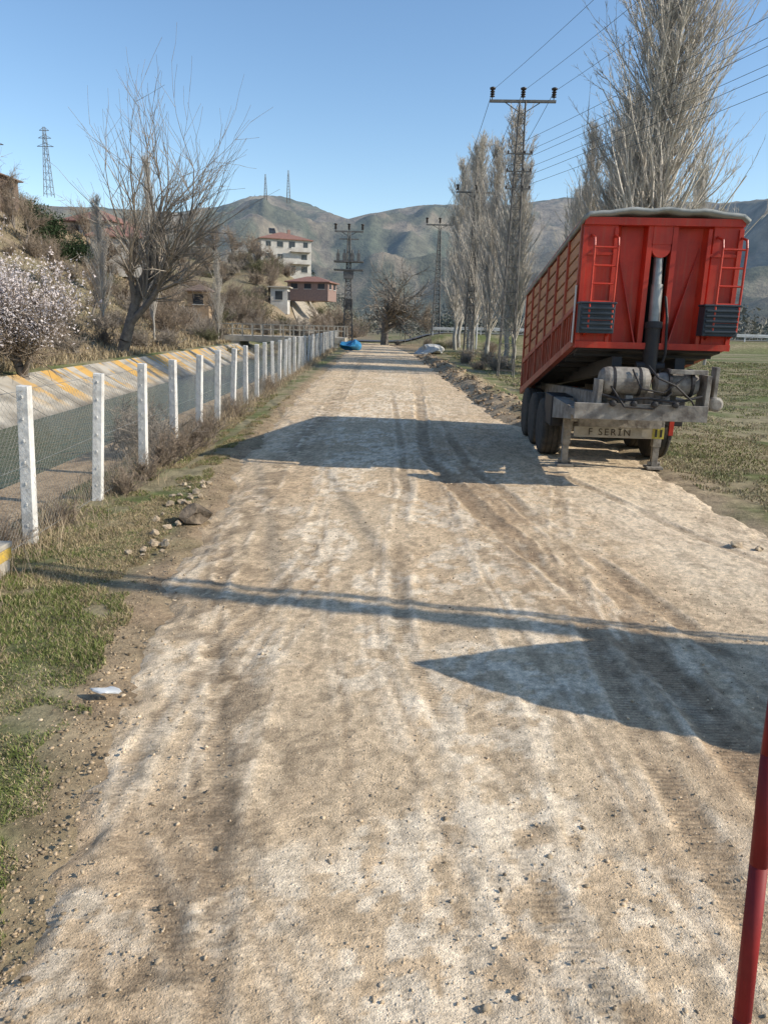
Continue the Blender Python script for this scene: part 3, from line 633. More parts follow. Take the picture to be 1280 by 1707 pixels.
# ---------------------------------------------------------------- utility poles
steel=mat('galvanised_steel',(.20,.19,.175),(.11,.10,.09),.6,3,metal=.4)
dark=mat('dark_porcelain',(.05,.035,.03),(.03,.025,.02),.35,5)
def pole_meshes(Hh,wb,wt,r=.028,step=.62,dg=.5):
    S=[]
    def wd(z): return (wb+(wt-wb)*z/Hh)/2
    c=[(-1,-1),(1,-1),(1,1),(-1,1)]
    for a,b_ in c: S.append([a*wd(0),b_*wd(0),-.3,a*wd(Hh),b_*wd(Hh),Hh,r*1.2,r])
    z=0.3;k=0
    while z+step<Hh:
        for i in range(4):
            a=c[i];b_=c[(i+1)%4];z1=z+step*(1-.4*z/Hh)
            S.append([a[0]*wd(z),a[1]*wd(z),z,b_[0]*wd(z),b_[1]*wd(z),z,r*dg*1.1,r*dg*1.1])
            if k%2==0: S.append([a[0]*wd(z),a[1]*wd(z),z,b_[0]*wd(z1),b_[1]*wd(z1),z1,r*dg,r*dg])
            else: S.append([b_[0]*wd(z),b_[1]*wd(z),z,a[0]*wd(z1),a[1]*wd(z1),z1,r*dg,r*dg])
        z=z1;k+=1
    return segmesh('mast',S,[steel],4)
ins=MB()
ins.cyl((0,0,0),(0,0,.12),.02); 
for k in range(3): ins.lathe((0,0,.1+k*.09),(0,0,1),[(0,.05),(.02,.11),(.05,.09),(.085,.05)],10)
ins.lathe((0,0,.37),(0,0,1),[(0,.05),(.03,.12),(.09,.13),(.12,.07)],10)
insm=ins.mesh('insulator',[dark],smooth=True)
def hvpole(x,y,Hh,arm,wb=.75,wt=.22,low=True,label='',rz=0,r=.028,step=.62,dg=.5):
    z=hz(x,y); e=empty('utility_pole',(x,y,z),(0,0,rz),label=label,category='power pole',group='lattice power poles along the road')
    ob('mast',pole_meshes(Hh,wb,wt,r,step,dg),e)
    k_=1.6 if y>80 else 1
    mb=MB(); mb.box((0,0,Hh),(arm,.12*k_,.10*k_)); mb.cyl((-.28*arm,0,Hh-.02),(0,0,Hh-.5),.02*k_);mb.cyl((.28*arm,0,Hh-.02),(0,0,Hh-.5),.02*k_)
    ob('crossarm',mb.mesh('crossarm',[steel]),e)
    for k in (-1,0,1): ob('insulator',insm,e,loc=(k*(arm/2-.1),0,Hh+.05),scale=(k_,k_,k_))
    if low:
        for q in (2.1,2.8,3.5):
            mb=MB(); mb.box((0,-.2,Hh-q),(1.1,.05,.05))
            for k in (-.5,-.2,.2,.5): mb.lathe((k,-.2,Hh-q+.02),(0,0,1),[(0,.03),(.04,.045),(.09,.04),(.12,.015)],8,1)
            ob('bracket',mb.mesh('bracket',[steel,dark]),e)
    return e
XP=5.45
hvpole(XP,35,11.6,2.8,wb=.72,wt=.24,r=.024,label='tall steel lattice power pole with three insulators',rz=-.05)
hvpole(6.3,60,12.0,3.0,low=False,r=.034,label='steel lattice power pole among poplar trees')
hvpole(6.0,98,13.2,3.4,low=False,wb=1.0,r=.055,label='distant steel lattice power pole beside the road')
hvpole(10.2,3.45,11.3,2.8,wb=.40,wt=.19,low=False,r=.019,step=1.0,dg=.35,label='slender steel lattice power pole beside the dirt yard')
e=hvpole(-4.7,88,12.2,3.2,low=False,wb=1.1,r=.055,label='lattice power pole carrying a transformer platform')
mb=MB(); mb.box((0,0,9.0),(3.3,1.2,.16)); mb.box((0,0,8.1),(3.3,1.2,.14)); 
for k in (-1.2,-.5,.4,1.1): mb.box((k,0,9.5),(.35,.5,.8)); mb.cyl((k,0,9.9),(k,0,10.3),.07)
mb.box((0,0,7.6),(1.1,.9,.9)); mb.box((0,0,11.4),(2.2,.12,.12)); mb.box((0,0,4.4),(1.0,.5,1.2))
ob('transformer',mb.mesh('transformer',[steel]),e)
wm=mat('wire_black',(.09,.09,.09),(.06,.06,.06),.6)
def wire(p0,p1,sag,r=.009,label='black overhead wire strung between power poles'):
    S=[];p0=Vector(p0);p1=Vector(p1);n=24;pr=p0
    for i in range(1,n+1):
        t=i/n;q=p0.lerp(p1,t);q.z-=4*sag*t*(1-t);S.append([*pr,*q,r,r]);pr=q
    ob('power_line',segmesh('power_line',S,[wm],4),label=label,category='power line',group='overhead wires')
P1=(XP,35,12.0+hz(XP,35));P0=(10.2,3.45,11.8+hz(10.2,3.45));P2=(6.3,60,12.4+hz(6.3,60));P3=(6.0,98,13.7)
for k in (-1,0,1):
    wire((P1[0]+k*1.3,P1[1],P1[2]),(P0[0]+k*1.3,P0[1],P0[2]),.35)
    wire((P2[0]+k*1.4,P2[1],P2[2]),(P1[0]+k*1.3,P1[1],P1[2]),.35,.012)
    wire((P3[0]+k*1.6,P3[1],P3[2]),(P2[0]+k*1.4,P2[1],P2[2]),.5,.014)
for q in (2.0,2.7,3.4):
    for k in (-.5,.5):
        wire((P1[0]+k,34.8,P1[2]-.4-q+.1),(16.5+k,2,13.4-q),.35,.008)
mb=MB(); mb.cyl((0,0,-.3),(0,0,13.2),.19,.10,12); mb.box((0,0,11.4),(1.1,.08,.08));mb.box((0,0,10.7),(1.1,.08,.08));mb.box((0,0,10.0),(1.1,.08,.08))
ob('utility_pole',mb.mesh('concrete_pole',[conc]),loc=(16.5,2,hz(16.5,2)),label='concrete power pole beside the field',category='power pole')
def pylon(x,y,z,Hh,label,r=.12,arms=True):
    e=empty('pylon',(x,y,z),label=label,category='pylon'); ob('mast',pole_meshes(Hh,Hh*.12,Hh*.03,r,Hh*.11),e)
    if arms:
        mb=MB()
        for q,wd in ((.72,.26),(.84,.20),(.95,.15)): mb.box((0,0,Hh*q),(Hh*wd,.10,.12)); mb.cyl((-Hh*wd/2,0,Hh*q),(0,0,Hh*(q+.05)),.04);mb.cyl((Hh*wd/2,0,Hh*q),(0,0,Hh*(q+.05)),.04)
        ob('crossarm',mb.mesh('crossarm',[steel]),e)
    return e
def at_px(px,py,r):
    x2,fw,up=ray_dir(px,py);k=r/math.hypot(fw,x2);return (x2*k,fw*k,CH+up*k)
p=at_px(82,318,200); pylon(p[0],p[1],p[2]-1,14.5,'grey lattice power pylon standing on the hill',.06)
p=at_px(-6,330,140); pylon(p[0],p[1],p[2]-3,15,'grey lattice power pylon standing on the hill',.06)
for px,h in ((443,60),(481,68)):
    p=at_px(px,330,1800); pylon(p[0],p[1],p[2]-10,h,'thin radio mast on the mountain ridge',.35,False)
# ---------------------------------------------------------------- trailer
red=mat('red_truck_paint',(.56,.042,.018),(.38,.026,.014),.45,2.2,bump=.05,contrast=(.3,.6),streak=.4,scol=(.36,.13,.075))
red2=mat('faded_red_paint',(.46,.085,.042),(.31,.06,.032),.55,4,contrast=(.3,.6),streak=.6)
org_=mat('orange_boards',(.64,.30,.13),(.44,.19,.085),.65,3,stretch=(1,.3,3),streak=.4)
blk=mat('black_paint_and_shade',(.02,.02,.022),(.035,.03,.028),.6,5)
dirty=mat('dirty_steel',(.38,.35,.30),(.14,.12,.10),.8,5,metal=.05,bump=.3)
chrome=mat('cylinder_steel',(.36,.36,.34),(.2,.2,.19),.4,3,metal=.5,streak=.5,scol=(.12,.10,.08))
rub=mat('tyre_rubber',(.04,.037,.033),(.09,.075,.058),.9,7,bump=.2)
tarpm=mat('grey_tarpaulin',(.36,.37,.35),(.24,.25,.23),.8,3,bump=.4,bscale=4)
boxm=mat('dark_blue_plastic',(.035,.05,.065),(.02,.028,.036),.5,4)
whitep=mat('white_paint',(.75,.75,.72),(.55,.54,.5),.5,6)
hiy=mat('hivis_yellow',(.58,.50,.08),(.4,.34,.08),.6,6)
HW=1.09; CX=-.22
tr=empty('tipper_trailer',(3.78,11.0,0),(0,0,math.radians(-3.2)),label='red tipper semi-trailer parked uncoupled on its landing legs',category='truck trailer')
zt=lambda y:3.74-.124*y
zb=lambda y:1.99-.205*y
LT=6.0
mb=MB()
prof=[(-HW,0),(-.62,0),(-.53,.16),(-.22,.16),(-.20,.0),(-.13,.0),(-.12,.16)]
prof2=[(.13,.16),(.14,.0),(.21,.0),(.23,.16),(.60,.16),(.70,0),(HW,0)]
ZF=3.66
for P_ in (prof,prof2):
    for (x0,y0),(x1,y1) in zip(P_[:-1],P_[1:]):
        mb.hexa([(x0,y0,1.99),(x1,y1,1.99),(x1,y1+.05,1.99),(x0,y0+.05,1.99),(x0,y0,ZF),(x1,y1,ZF),(x1,y1+.05,ZF),(x0,y0+.05,ZF)])
mb.box((0,.02,ZF+.02),(2*HW,.14,.10)); mb.box((0,.03,2.0),(2*HW,.2,.09)); mb.box((0,.10,ZF-.13),(.26,.22,.28))
mb.cyl((0,.0,3.34),(0,.14,3.34),.13,n=20)
mb.box((-.135,.35,2.70),(.03,.42,1.45),1);mb.box((.135,.35,2.70),(.03,.42,1.45),1);mb.box((0,.58,2.70),(.30,.03,1.5),1)  # recess lined in black: shade of the hollow put into the colour
for s_ in (-1,1):
    mb.add([(s_*.23,.0,2.04),(s_*.25,.0,2.04),(s_*.58,.155,3.4),(s_*.58,.155,3.38),(s_*.23,.16,2.04)],[(0,1,2),(0,4,2)],0)
    mb.box((s_*(HW-.03),-.012,2.82),(.06,.05,1.55)); mb.box((s_*.64,-.012,2.82),(.05,.04,1.55))
    mb.box((s_*.86,-.01,2.35),(.38,.03,.04));mb.box((s_*.86,-.01,3.25),(.38,.03,.04))
ob('front_panel',mb.mesh('front_panel',[red,blk]),tr,bevel=.008)
for s_ in (-1,1):
    mb=MB(); xi=s_*(HW-.07)
    def q(x0,x1,y0,y1,za0,za1,zb0,zb1,mi):
        mb.hexa([(min(x0,x1),y0,za0),(max(x0,x1),y0,za0),(max(x0,x1),y1,za1),(min(x0,x1),y1,za1),(min(x0,x1),y0,zb0),(max(x0,x1),y0,zb0),(max(x0,x1),y1,zb1),(min(x0,x1),y1,zb1)],mi)
    q(xi,s_*(HW-.10),.05,LT,zb(.05),zb(LT),zt(.05),zt(LT),2)
    f=lambda y,k: zb(y)+(zt(y)-zb(y))*k
    for k0,k1,o in ((.0,.06,.02),(.30,.34,.015),(.965,1.0,.02)):
        q(xi,s_*(HW+o),.05,LT,f(.05,k0),f(LT,k0),f(.05,k1),f(LT,k1),0)
    for k in range(6):
        k0=.355+k*.101; q(xi,s_*(HW-.012),.08,LT-.05,f(.08,k0),f(LT-.05,k0),f(.08,k0+.080),f(LT-.05,k0+.080),1)
    for k in range(7):
        y0=.06+k*(LT-.16)/6; wd_=.07
        q(xi,s_*(HW+.02),y0,y0+wd_,zb(y0)+.01,zb(y0+wd_)+.01,zt(y0)-.01,zt(y0+wd_)-.01,0)
        if k<6:
            for j in range(1,5):
                y1=y0+j*(LT-.16)/30; q(xi,s_*(HW-.01),y1,y1+.04,f(y1,.03),f(y1+.04,.03),f(y1,.32),f(y1+.04,.32),0)
    ob('side_panel',mb.mesh('side_panel',[red2,org_,blk]),tr)
mb=MB(); mb.box((-HW-.03,.05,2.42),(.012,.07,.8)); ob('marker_strip',mb.mesh('marker_strip',[whitep]),tr)
mb=MB(); mb.box((0,LT,(zb(LT)+zt(LT))/2),(2*HW,.06,zt(LT)-zb(LT)))
for k in (-1.0,-.4,.4,1.0): mb.box((k,LT+.06,(zb(LT)+zt(LT))/2),(.08,.08,zt(LT)-zb(LT)-.05))
ob('tailgate',mb.mesh('tailgate',[red2]),tr)
mb=MB(); W1=HW-.08
mb.hexa([(-W1,.06,zb(.06)-.06),(W1,.06,zb(.06)-.06),(W1,LT-.05,zb(LT)+.25),(-W1,LT-.05,zb(LT)+.25),(-W1,.06,zb(.06)),(W1,.06,zb(.06)),(W1,LT-.05,zb(LT)+.3),(-W1,LT-.05,zb(LT)+.3)])
for k in range(8): mb.box((0,.4+k*.7,zb(.4+k*.7)-.02+.03*k*.9),(2.0,.07,.12))
mb.box((-.45,2.8,1.42),(.14,5.6,.22),rx=-.11);mb.box((.45,2.8,1.42),(.14,5.6,.22),rx=-.11)
ob('floor',mb.mesh('floor',[blk]),tr)
V=[];nx,ny=26,40
for j in range(ny):
    y=-.10+(LT+.2)*j/(ny-1)
    for i in range(nx):
        W2=HW+.05; x=-W2+2*W2*i/(nx-1); c=1-(abs(x)/W2)**2.2
        V.append((x,y,zt(y)+.085*c+.008*math.sin(j*1.9)*c+.014*math.sin(i*1.1+j*.4)*c+random.uniform(-.005,.005)+(.02 if j==0 else 0)-(.06 if i in(0,nx-1) else 0)))
me=np_mesh('tarp_cover',V,grid_faces(nx,ny),[tarpm],True)
o=ob('tarp_cover',me,tr); md=o.modifiers.new('s','SOLIDIFY'); md.thickness=.05
for s_ in (-1,1):
    mb=MB(); cx=s_*(HW-.28)+(.0 if s_<0 else .10)
    for k in (-.16,.16): mb.tube([(cx+k,.02,3.50),(cx+k*1.0,-.22,3.44),(cx+k,-.26,3.33),(cx+k,-.26,2.22),(cx+k,.0,2.12)],.017,8)
    for k in range(5): mb.cyl((cx-.16,-.26,2.35+k*.24),(cx+.16,-.26,2.35+k*.24),.015,n=8)
    ob('ladder',mb.mesh('ladder',[red]),tr)
    mb=MB(); bx=s_*(HW-.24); mb.box((bx,-.14,2.36),(.48,.26,.40))
    for k in range(5): mb.box((bx,-.275,2.22+k*.07),(.44,.03,.035))
    mb.box((bx,-.14,2.575),(.51,.28,.03));
    ob('tool_box',mb.mesh('tool_box',[boxm]),tr,bevel=.01)
mb=MB(); mb.cyl((0,-.03,2.28),(0,.10,3.36),.065,.065,20,0); mb.cyl((0,-.035,2.28),(0,.02,2.85),.08,.08,20,0); mb.cyl((0,-.04,1.62),(0,-.025,2.30),.105,.105,20,1); mb.cyl((0,-.035,2.24),(0,-.02,2.33),.12,.12,20,1)
mb.cyl((-.11,.11,3.38),(.11,.11,3.38),.06,.06,14,0); mb.cyl((-.2,-.05,1.72),(.2,-.05,1.72),.06,.06,12,1)
mb.tube([(.14,-.05,1.6),(.19,-.1,1.9),(.17,-.06,2.4),(.14,.02,2.7)],.02,8,1)
ob('hydraulic_cylinder',mb.mesh('hydraulic_cylinder',[chrome,blk]),tr)
mb=MB(); mb.lathe((-.62,-.55,1.53),(1,0,0),[(0,.05),(.02,.13),(.06,.175),(.12,.19),(.60,.19),(.66,.175),(.70,.10)],24,0)
mb.lathe((.14,-.55,1.50),(1,0,0),[(0,.08),(.03,.14),(.1,.16),(.5,.16),(.58,.13),(.6,.05)],24,0)
for k in (-.45,-.1,.3,.6): mb.lathe((k,-.55,1.52),(1,0,0),[(0,.17),(0,.2),(.04,.2),(.04,.17)],24,1)
ob('air_tank',mb.mesh('air_tank',[dirty,blk]),tr,loc=(CX+.02,0,0))
mb=MB()
mb.box((-.05,-.35,1.08),(1.75,.8,.10),0); mb.box((-.05,-.74,1.12),(1.8,.07,.22),0)
mb.box((-.5,2.8,1.05),(.14,6.4,.30),0,rx=-.045);mb.box((.45,2.8,1.05),(.14,6.4,.30),0,rx=-.045)
for k in range(6): mb.box((0,.3+k*1.1,1.05-.04*k),(1.7,.10,.14),0)
mb.box((-.62,-.58,1.32),(.06,.32,.46),0);mb.box((.82,-.58,1.36),(.06,.36,.56),0);mb.box((-.2,-.62,1.24),(.10,.1,.2),0);mb.box((.3,-.62,1.24),(.10,.1,.2),0)
mb.box((.98,-.5,1.50),(.05,.2,.5),0);mb.box((.55,-.7,1.68),(.5,.08,.06),0)
mb.hexa([(-.9,-.3,.95),(-.70,-.3,.95),(-.70,1.6,.75),(-.9,1.6,.75),(-.9,-.3,1.12),(-.70,-.3,1.12),(-.70,1.6,1.12),(-.9,1.6,1.12)],0)
mb.tube([(-.6,-.72,1.35),(-.3,-.8,1.28),(0,-.78,1.32),(.4,-.8,1.27),(.75,-.74,1.36)],.02,8,1)
mb.tube([(-.5,-.7,1.5),(-.3,-.85,1.2),(.1,-.82,1.18),(.35,-.74,1.4)],.015,8,1)
mb.tube([(-.2,-.7,1.7),(-.1,-.85,1.45),(.2,-.85,1.4),(.5,-.78,1.62)],.014,8,1)
mb.tube([(.0,-.72,1.75),(.1,-.88,1.6),(.35,-.86,1.5),(.6,-.8,1.3),(.7,-.7,1.2)],.014,8,1)
for k in range(4): mb.lathe((-.45+k*.28,-.79,1.24),(0,-1,0),[(0,.045),(.05,.045),(.06,.02)],10,1)
mb.box((.92,-.4,1.22),(.12,.3,.14),0)
mb.lathe((.98,-.55,1.25),(0,-1,0),[(0,.10),(.12,.10),(.14,.07)],16,0)
mb.box((.1,1.2,.88),(1.8,.12,.14),0); mb.box((.1,.9,.80),(1.3,.08,.2),0)
ob('chassis',mb.mesh('chassis',[dirty,blk]),tr,loc=(CX+.02,0,0),bevel=.006)
mb=MB(); mb.box((-.95,1.75,.88),(.34,.75,.5)); mb.box((-.95,1.36,.88),(.30,.03,.44)); ob('storage_box',mb.mesh('storage_box',[blk]),tr,bevel=.012)
mb=MB(); mb.box((.92,1.8,.90),(.34,.6,.45)); ob('storage_box',mb.mesh('storage_box',[blk]),tr,bevel=.012)
for x in (-.88,.58):
    mb=MB(); mb.box((x,1.15,.75),(.13,.13,.75)); mb.box((x,1.15,.30),(.10,.10,.55)); mb.box((x,1.15,.03),(.26,.28,.04)); mb.cyl((x-.1,1.15,.09),(x+.1,1.15,.09),.035)
    mb.cyl((x,1.1,.55),(x+(.35 if x<0 else -.35),1.15,.95),.025); mb.box((x,1.07,.8),(.16,.04,.3))
    ob('landing_leg',mb.mesh('landing_leg',[dirty]),tr,bevel=.006)
platem=mat('dusty_plate',(.42,.395,.34),(.30,.275,.23),.8,6)
mb=MB(); mb.box((-.16,1.02,.60),(1.25,.03,.17)); mb.box((-.16,1.02,.80),(1.40,.08,.07)); o_=ob('name_plate',mb.mesh('name_plate',[platem]),tr,bevel=.004)
cu=bpy.data.curves.new('lettering','FONT'); cu.body='F SERİN'; cu.size=.155; cu.extrude=.004; cu.align_x='CENTER'; cu.align_y='CENTER'; cu.space_character=1.3
to=bpy.data.objects.new('tmp',cu); COL.objects.link(to); bpy.context.view_layer.update()
tm=bpy.data.meshes.new_from_object(to.evaluated_get(bpy.context.evaluated_depsgraph_get())); bpy.data.objects.remove(to)
tm.materials.clear(); tm.materials.append(mat('dark_lettering',(.08,.065,.05),(.05,.04,.03),.8))
ob('lettering',tm,o_,loc=(-.22,1.0,.60),rot=(math.radians(90),0,0),label='raised letters F SERİN')
mb=MB(); mb.box((.54,.95,.62),(.18,.03,.18)); mb.box((.50,.93,.62),(.03,.02,.12),1);mb.box((.58,.93,.62),(.03,.02,.12),1); mb.box((.54,.95,.80),(.04,.03,.2),1)
ob('warning_plate',mb.mesh('warning_plate',[hiy,blk]),tr,label='yellow plate with black bars')
mb=MB(); mb.box((.88,1.4,.66),(.07,.03,.26),0); mb.box((.88,1.4,.84),(.07,.03,.09),1); mb.box((.88,1.43,.7),(.05,.03,.5),2)
ob('reflector_board',mb.mesh('reflector_board',[red,whitep,blk]),tr)
tm=MB(); tm.lathe((-.18,0,0),(1,0,0),[(0,.30),(0,.43),(.02,.48),(.05,.50),(.08,.502),(.085,.488),(.10,.488),(.105,.502),(.17,.503),(.175,.488),(.19,.488),(.195,.503),(.26,.502),(.265,.488),(.28,.488),(.285,.50),(.32,.495),(.35,.47),(.36,.42),(.36,.30)],40)
tyrem=tm.mesh('tyre',[rub])
tm=MB(); tm.lathe((-.10,0,0),(1,0,0),[(0,.05),(0,.14),(.05,.15),(.08,.26),(.0,.28),(-.06,.305),(.0,.302),(.2,.302),(.2,.05)],24); tm.lathe((-.16,0,0),(1,0,0),[(0,.05),(.03,.09),(.1,.1)],14)
for k in range(10): a=k*.628; tm.cyl((-.09,math.cos(a)*.2,math.sin(a)*.2),(-.04,math.cos(a)*.2,math.sin(a)*.2),.018,n=6)
rimm=tm.mesh('rim',[dirty])
for s_ in (-1,1):
    for k in range(3):
        e=bpy.data.objects.new('wheel',None);COL.objects.link(e);e.parent=tr;e.location=(s_*.94-.03,2.4+k*1.15,.50);e.rotation_euler=(0,0,0 if s_<0 else math.pi);e.empty_display_size=.2
        ob('tyre',tyrem,e);ob('rim',rimm,e)
mb=MB()
for k in range(3): mb.cyl((-.95,2.4+k*1.15,.5),(.95,2.4+k*1.15,.5),.08,n=12); mb.box((-.5,2.4+k*1.15,.72),(.12,.9,.08)); mb.box((.5,2.4+k*1.15,.72),(.12,.9,.08))
ob('axle',mb.mesh('axle',[dirty]),tr)
# ---------------------------------------------------------------- made-up unseen truck, added to cast the shadow beside the camera; grab rail
h=2.6; off=Vector((SD.x,SD.y,0))/SD.z
pts=[(.2,4.6),(1.0,4.9),(1.9,5.15),(2.9,5.05),(4.6,4.9),(4.6,2.6),(3.0,3.3),(2.0,3.62),(.95,4.05)]  # wanted ground shadow outline, lifted toward the sun to shape the roof
mb=MB(); n=len(pts); top=[(x+off.x*h,y+off.y*h,h) for x,y in pts]; bot=[(x,y,2.42) for x,y,z in top]
mb.add(bot+top,[(i,(i+1)%n,n+(i+1)%n,n+i) for i in range(n)]+[tuple(range(n-1,-1,-1)),tuple(range(n,2*n))],0)
bk=empty('shadow_caster_truck',(0,0,0),label='unseen made-up red truck with a flat roof shaped to cast the wedge shadow',category='shadow caster')
ob('shadow_caster_roof',mb.mesh('shadow_caster_roof',[red]),bk)
mb=MB(); mb.box((8.3,2.6,1.3),(3.0,1.9,.9)); mb.box((8.6,2.7,2.05),(1.2,1.6,.8)); ob('body',mb.mesh('body',[red]),bk,bevel=.05)
for x,y in ((7.3,1.6),(9.3,1.6),(7.3,3.6),(9.3,3.6)): ob('wheel',tyrem,bk,loc=(x,y,.45),rot=(0,0,math.pi/2))
rail=MB(); R0=[(.808,1.27,.3),(.812,1.31,.75),(.820,1.36,1.1),(.828,1.40,1.34),(.836,1.42,1.46),(.850,1.43,1.53),(.885,1.44,1.58),(.95,1.44,1.60)]
R0=[(x*.78,y*.78,2.2+(z-2.2)*.78) for x,y,z in R0]
rail.tube(R0,.0145,16)
gl=empty('grab_rail',(0,0,0),label='red steel grab rail on a vehicle step',category='handrail')
dred=mat('dark_red_rail',(.30,.018,.018),(.18,.012,.012),.6,6)
ob('rail',rail.mesh('rail',[dred],smooth=True),gl)
mb=MB(); mb.box((.95,.95,.70),(.6,.4,.05)); mb.box((1.0,.9,.35),(.4,.3,.65)); ob('step',mb.mesh('step',[blk]),gl)
# ---------------------------------------------------------------- buildings
wallw=mat('cream_render',(.58,.56,.51),(.44,.41,.37),.9,.8,streak=.4,scol=(.25,.22,.18))
tile=mat('red_roof_tiles',(.30,.155,.115),(.20,.11,.085),.85,2,bump=.4)
brick=mat('muted_brick',(.30,.20,.165),(.23,.155,.13),.9,3)
brown=mat('brown_roof',(.20,.14,.11),(.13,.10,.08),.9,2)
glass=mat('dark_window',(.04,.05,.06),(.03,.03,.035),.15,1)
def house(x,y,w_,d_,h_,storeys,cols,wm_,rm_,label,rz=0,roof=1.6,over=.5,z=None,balc=False,flat=False):
    z=hz(x,y)-.5 if z is None else z
    e=empty('house',(x,y,z),(0,0,rz),label=label,category='house')
    mb=MB(); mb.box((0,0,h_/2-.8),(w_,d_,h_+1.6)); 
    if balc:
        for s in range(1,storeys): mb.box((w_*.28,-d_/2-.6,h_*s/storeys),(w_*.40,1.2,.18)); mb.box((w_*.28,-d_/2-1.17,h_*s/storeys+.5),(w_*.40,.06,.8))
        mb.box((-w_*.5-.6,0,h_*.33),(1.2,d_*.5,.15)); mb.box((-w_*.5-.6,0,h_*.66),(1.2,d_*.5,.15))
    ob('wall',mb.mesh('wall',[wm_]),e)
    W,D=w_/2+over,d_/2+over; mb=MB()
    if flat: mb.box((0,0,h_+.1),(2*W,2*D,.2))
    else:
        rg=max(W-D,.1)
        mb.add([(-W,-D,h_),(W,-D,h_),(W,D,h_),(-W,D,h_),(-rg,0,h_+roof),(rg,0,h_+roof),(-W,-D,h_-.15),(W,-D,h_-.15),(W,D,h_-.15),(-W,D,h_-.15)],[(0,1,5,4),(1,2,5),(2,3,4,5),(3,0,4),(6,7,1,0),(7,8,2,1),(8,9,3,2),(9,6,0,3),(9,8,7,6)])
    ro=ob('roof',mb.mesh('roof',[rm_]),e)
    if not flat and h_>5:
        mb=MB(); mb.box((w_*.15,0,h_+roof),(.7,.7,1.4)); ob('chimney',mb.mesh('chimney',[brick]),ro)
        mb=MB(); mb.box((-w_*.2,-1,h_+roof*.7+.5),(1.6,.1,1.0),rx=-.6); mb.cyl((-w_*.2-.7,-.4,h_+roof*.7+1.1),(-w_*.2+.7,-.4,h_+roof*.7+1.1),.3); ob('solar_heater',mb.mesh('solar_heater',[glass]),ro)
    sw=w_/cols; ws=h_/storeys
    wmesh=MB().box((0,0,0),(min(1.3,sw*.5),.08,ws*.5)).box((0,-.02,-ws*.27),(min(1.3,sw*.5)+.2,.14,.1),1).mesh('window',[glass,wallw])
    rh=random.Random(int(x*10))
    for s in range(storeys):
        for c in range(cols):
            if balc and rh.random()<.15: continue
            ob('window',wmesh,e,loc=(-w_/2+sw*(c+.5)+rh.uniform(-.3,.3)*balc,-d_/2-.02,ws*(s+.55)),scale=(rh.uniform(.7,1.2) if balc else 1,1,rh.uniform(.8,1.15) if balc else 1))
        for c in (-.25,.25): ob('window',wmesh,e,loc=(w_/2+.02,d_*c,ws*(s+.55)),rot=(0,0,math.pi/2))
    return e
house(-26.5,190,12.0,11,8.2,3,4,wallw,tile,'cream multi-storey house with red hipped roof on the hill',rz=.35,roof=2.0,balc=True,z=13.0)
house(-15.0,150,8,6,1.9,1,3,brick,tile,'low brick building with a dark red roof',rz=-.2,z=7.9,roof=1.1)
house(-19.8,140,3.0,3.4,3.0,1,1,wallw,conc,'small white shed beside the hill road',z=5.2,flat=True)
house(-32.5,96,7,6,3.0,1,2,wallw,tile,'small house with red tiled roof among hillside trees',rz=.2,z=8.6)
house(-38.5,104,7,6,3.0,1,2,wallw,tile,'pale house with red tiled roof among hillside trees',rz=-.2,z=11.2)
house(-50,94,8,8,3,1,3,brown,brown,'house with a low dark roof on top of the hill',z=15.2,roof=1.2)
house(-24,98,2.6,2.6,2.4,1,1,mat('ochre_render',(.42,.30,.19)),brown,'small ochre hut on the hillside',z=3.4,roof=.8)
# ---------------------------------------------------------------- canal bridge, guard rail, roads, lamp, tarp
mb=MB(); mb.box((0,0,.45),(11.5,5,.5)); mb.box((-4.6,0,-.6),(1.0,4.9,1.7)); mb.box((4.6,0,-.6),(1.0,4.9,1.7)); mb.box((0,0,-.6),(.6,4.9,1.7))
e=empty('canal_bridge',(-9.8,73.5,.2),label='concrete bridge with railings crossing the canal',category='bridge'); ob('deck',mb.mesh('deck',[conc]),e)
for s_ in (-2.4,2.4):
    mb=MB()
    for k in range(13): mb.box((-5.7+k*.95,s_,1.25),(.10,.10,1.1))
    mb.box((0,s_,1.75),(11.5,.08,.08)); mb.box((0,s_,1.3),(11.5,.06,.06)); ob('railing',mb.mesh('railing',[conc]),e)
asph=mat('asphalt',(.13,.13,.13),(.09,.09,.09),.9,8)
hx=np.linspace(-5,140,60); V=[];
for x in hx:
    for yy in (97,105): V.append((x,yy,max(hz(x,97),hz(x,105),hz(x,101))+.12 if x>8 else hz(x,yy)+.15))
Fh=[[2*i,2*i+2,2*i+3,2*i+1] for i in range(59)]
ob('highway',np_mesh('highway',V,Fh,[asph]),kind='structure')
gal=mat('guard_rail_steel',(.60,.61,.61),(.44,.44,.44),.5,3,metal=.2)
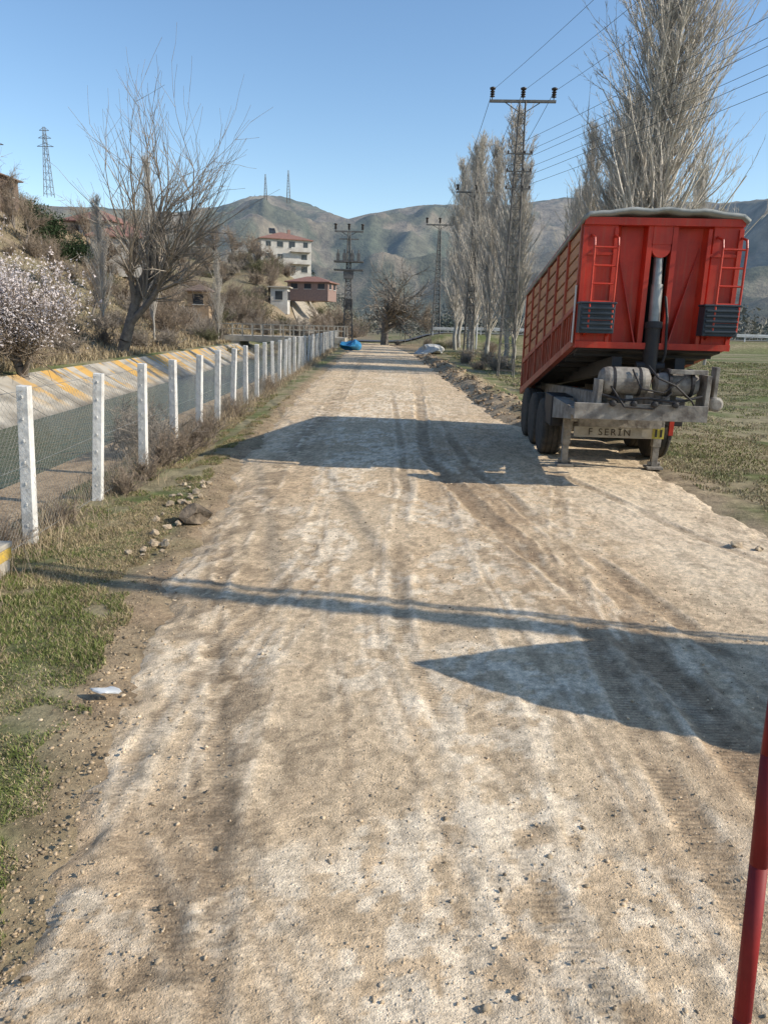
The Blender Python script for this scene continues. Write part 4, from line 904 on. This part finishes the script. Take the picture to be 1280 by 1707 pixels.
for yy in (95.6,):
    mb=MB(); x=5.5
    while x<80: z=hz(x,yy); mb.box((x,yy,z+.4),(.14,.12,1.1)); x+=3
    x=5.5
    while x<79: z=(hz(x,yy)+hz(x+3,yy))/2; mb.box((x+1.5,yy-.08,z+.80),(3.02,.05,.22)); mb.box((x+1.5,yy-.10,z+.60),(3.02,.05,.12)); x+=3
    ob('guard_rail',mb.mesh('guard_rail',[gal]),label='galvanised steel guard rail along the highway bank',category='guard rail')
V=[];tp=[(-9,118),(-12,128),(-14.5,138),(-17.5,150),(-18,160),(-15,172),(-18,182)]
L2=[]
for (x0,y0),(x1,y1) in zip(tp[:-1],tp[1:]):
    for k in range(6): t=k/6; L2.append((x0+(x1-x0)*t,y0+(y1-y0)*t))
for x,y in L2:
    for o_x in (-1.8,-.6,.6,1.8): V.append((x+o_x,y,hz(x+o_x,y)+.25))
Fh=[[4*i+k,4*i+k+1,4*i+k+5,4*i+k+4] for i in range(len(L2)-1) for k in range(3)]
ob('hill_track',np_mesh('hill_track',V,Fh,[mat('pale_track',(.42,.36,.28),(.32,.27,.2),.95,2)]),kind='structure')
e=empty('street_lamp',(9.2,80,hz(9.2,80)),label='curved grey street lamp beside the highway',category='street lamp')
mb=MB(); mb.tube([(0,0,-.2),(0,0,9),(-.2,0,9.8),(-.8,0,10.3),(-1.6,0,10.4)],.08,8); ob('post',mb.mesh('post',[gal]),e)
mb=MB(); mb.box((-2.0,0,10.38),(.9,.3,.14)); ob('lamp_head',mb.mesh('lamp_head',[gal]),e,bevel=.03)
blue=mat('blue_tarpaulin',(.03,.22,.42),(.02,.13,.28),.5,3,bump=.5)
rock('tarpaulin_pile',(-3.3,66,.35),.95,blue,'crumpled blue tarpaulin heap at the road edge',44,1.0,'tarpaulin',3)
wr=mat('white_gravel',(.62,.60,.55),(.42,.40,.36),.95,6,bump=.6)
o=rock('gravel_heap',(3.4,62,.1),1.4,wr,'heap of pale gravel beside the dirt road',45,.7,'gravel heap',3); o.scale=(1.6,1,1)
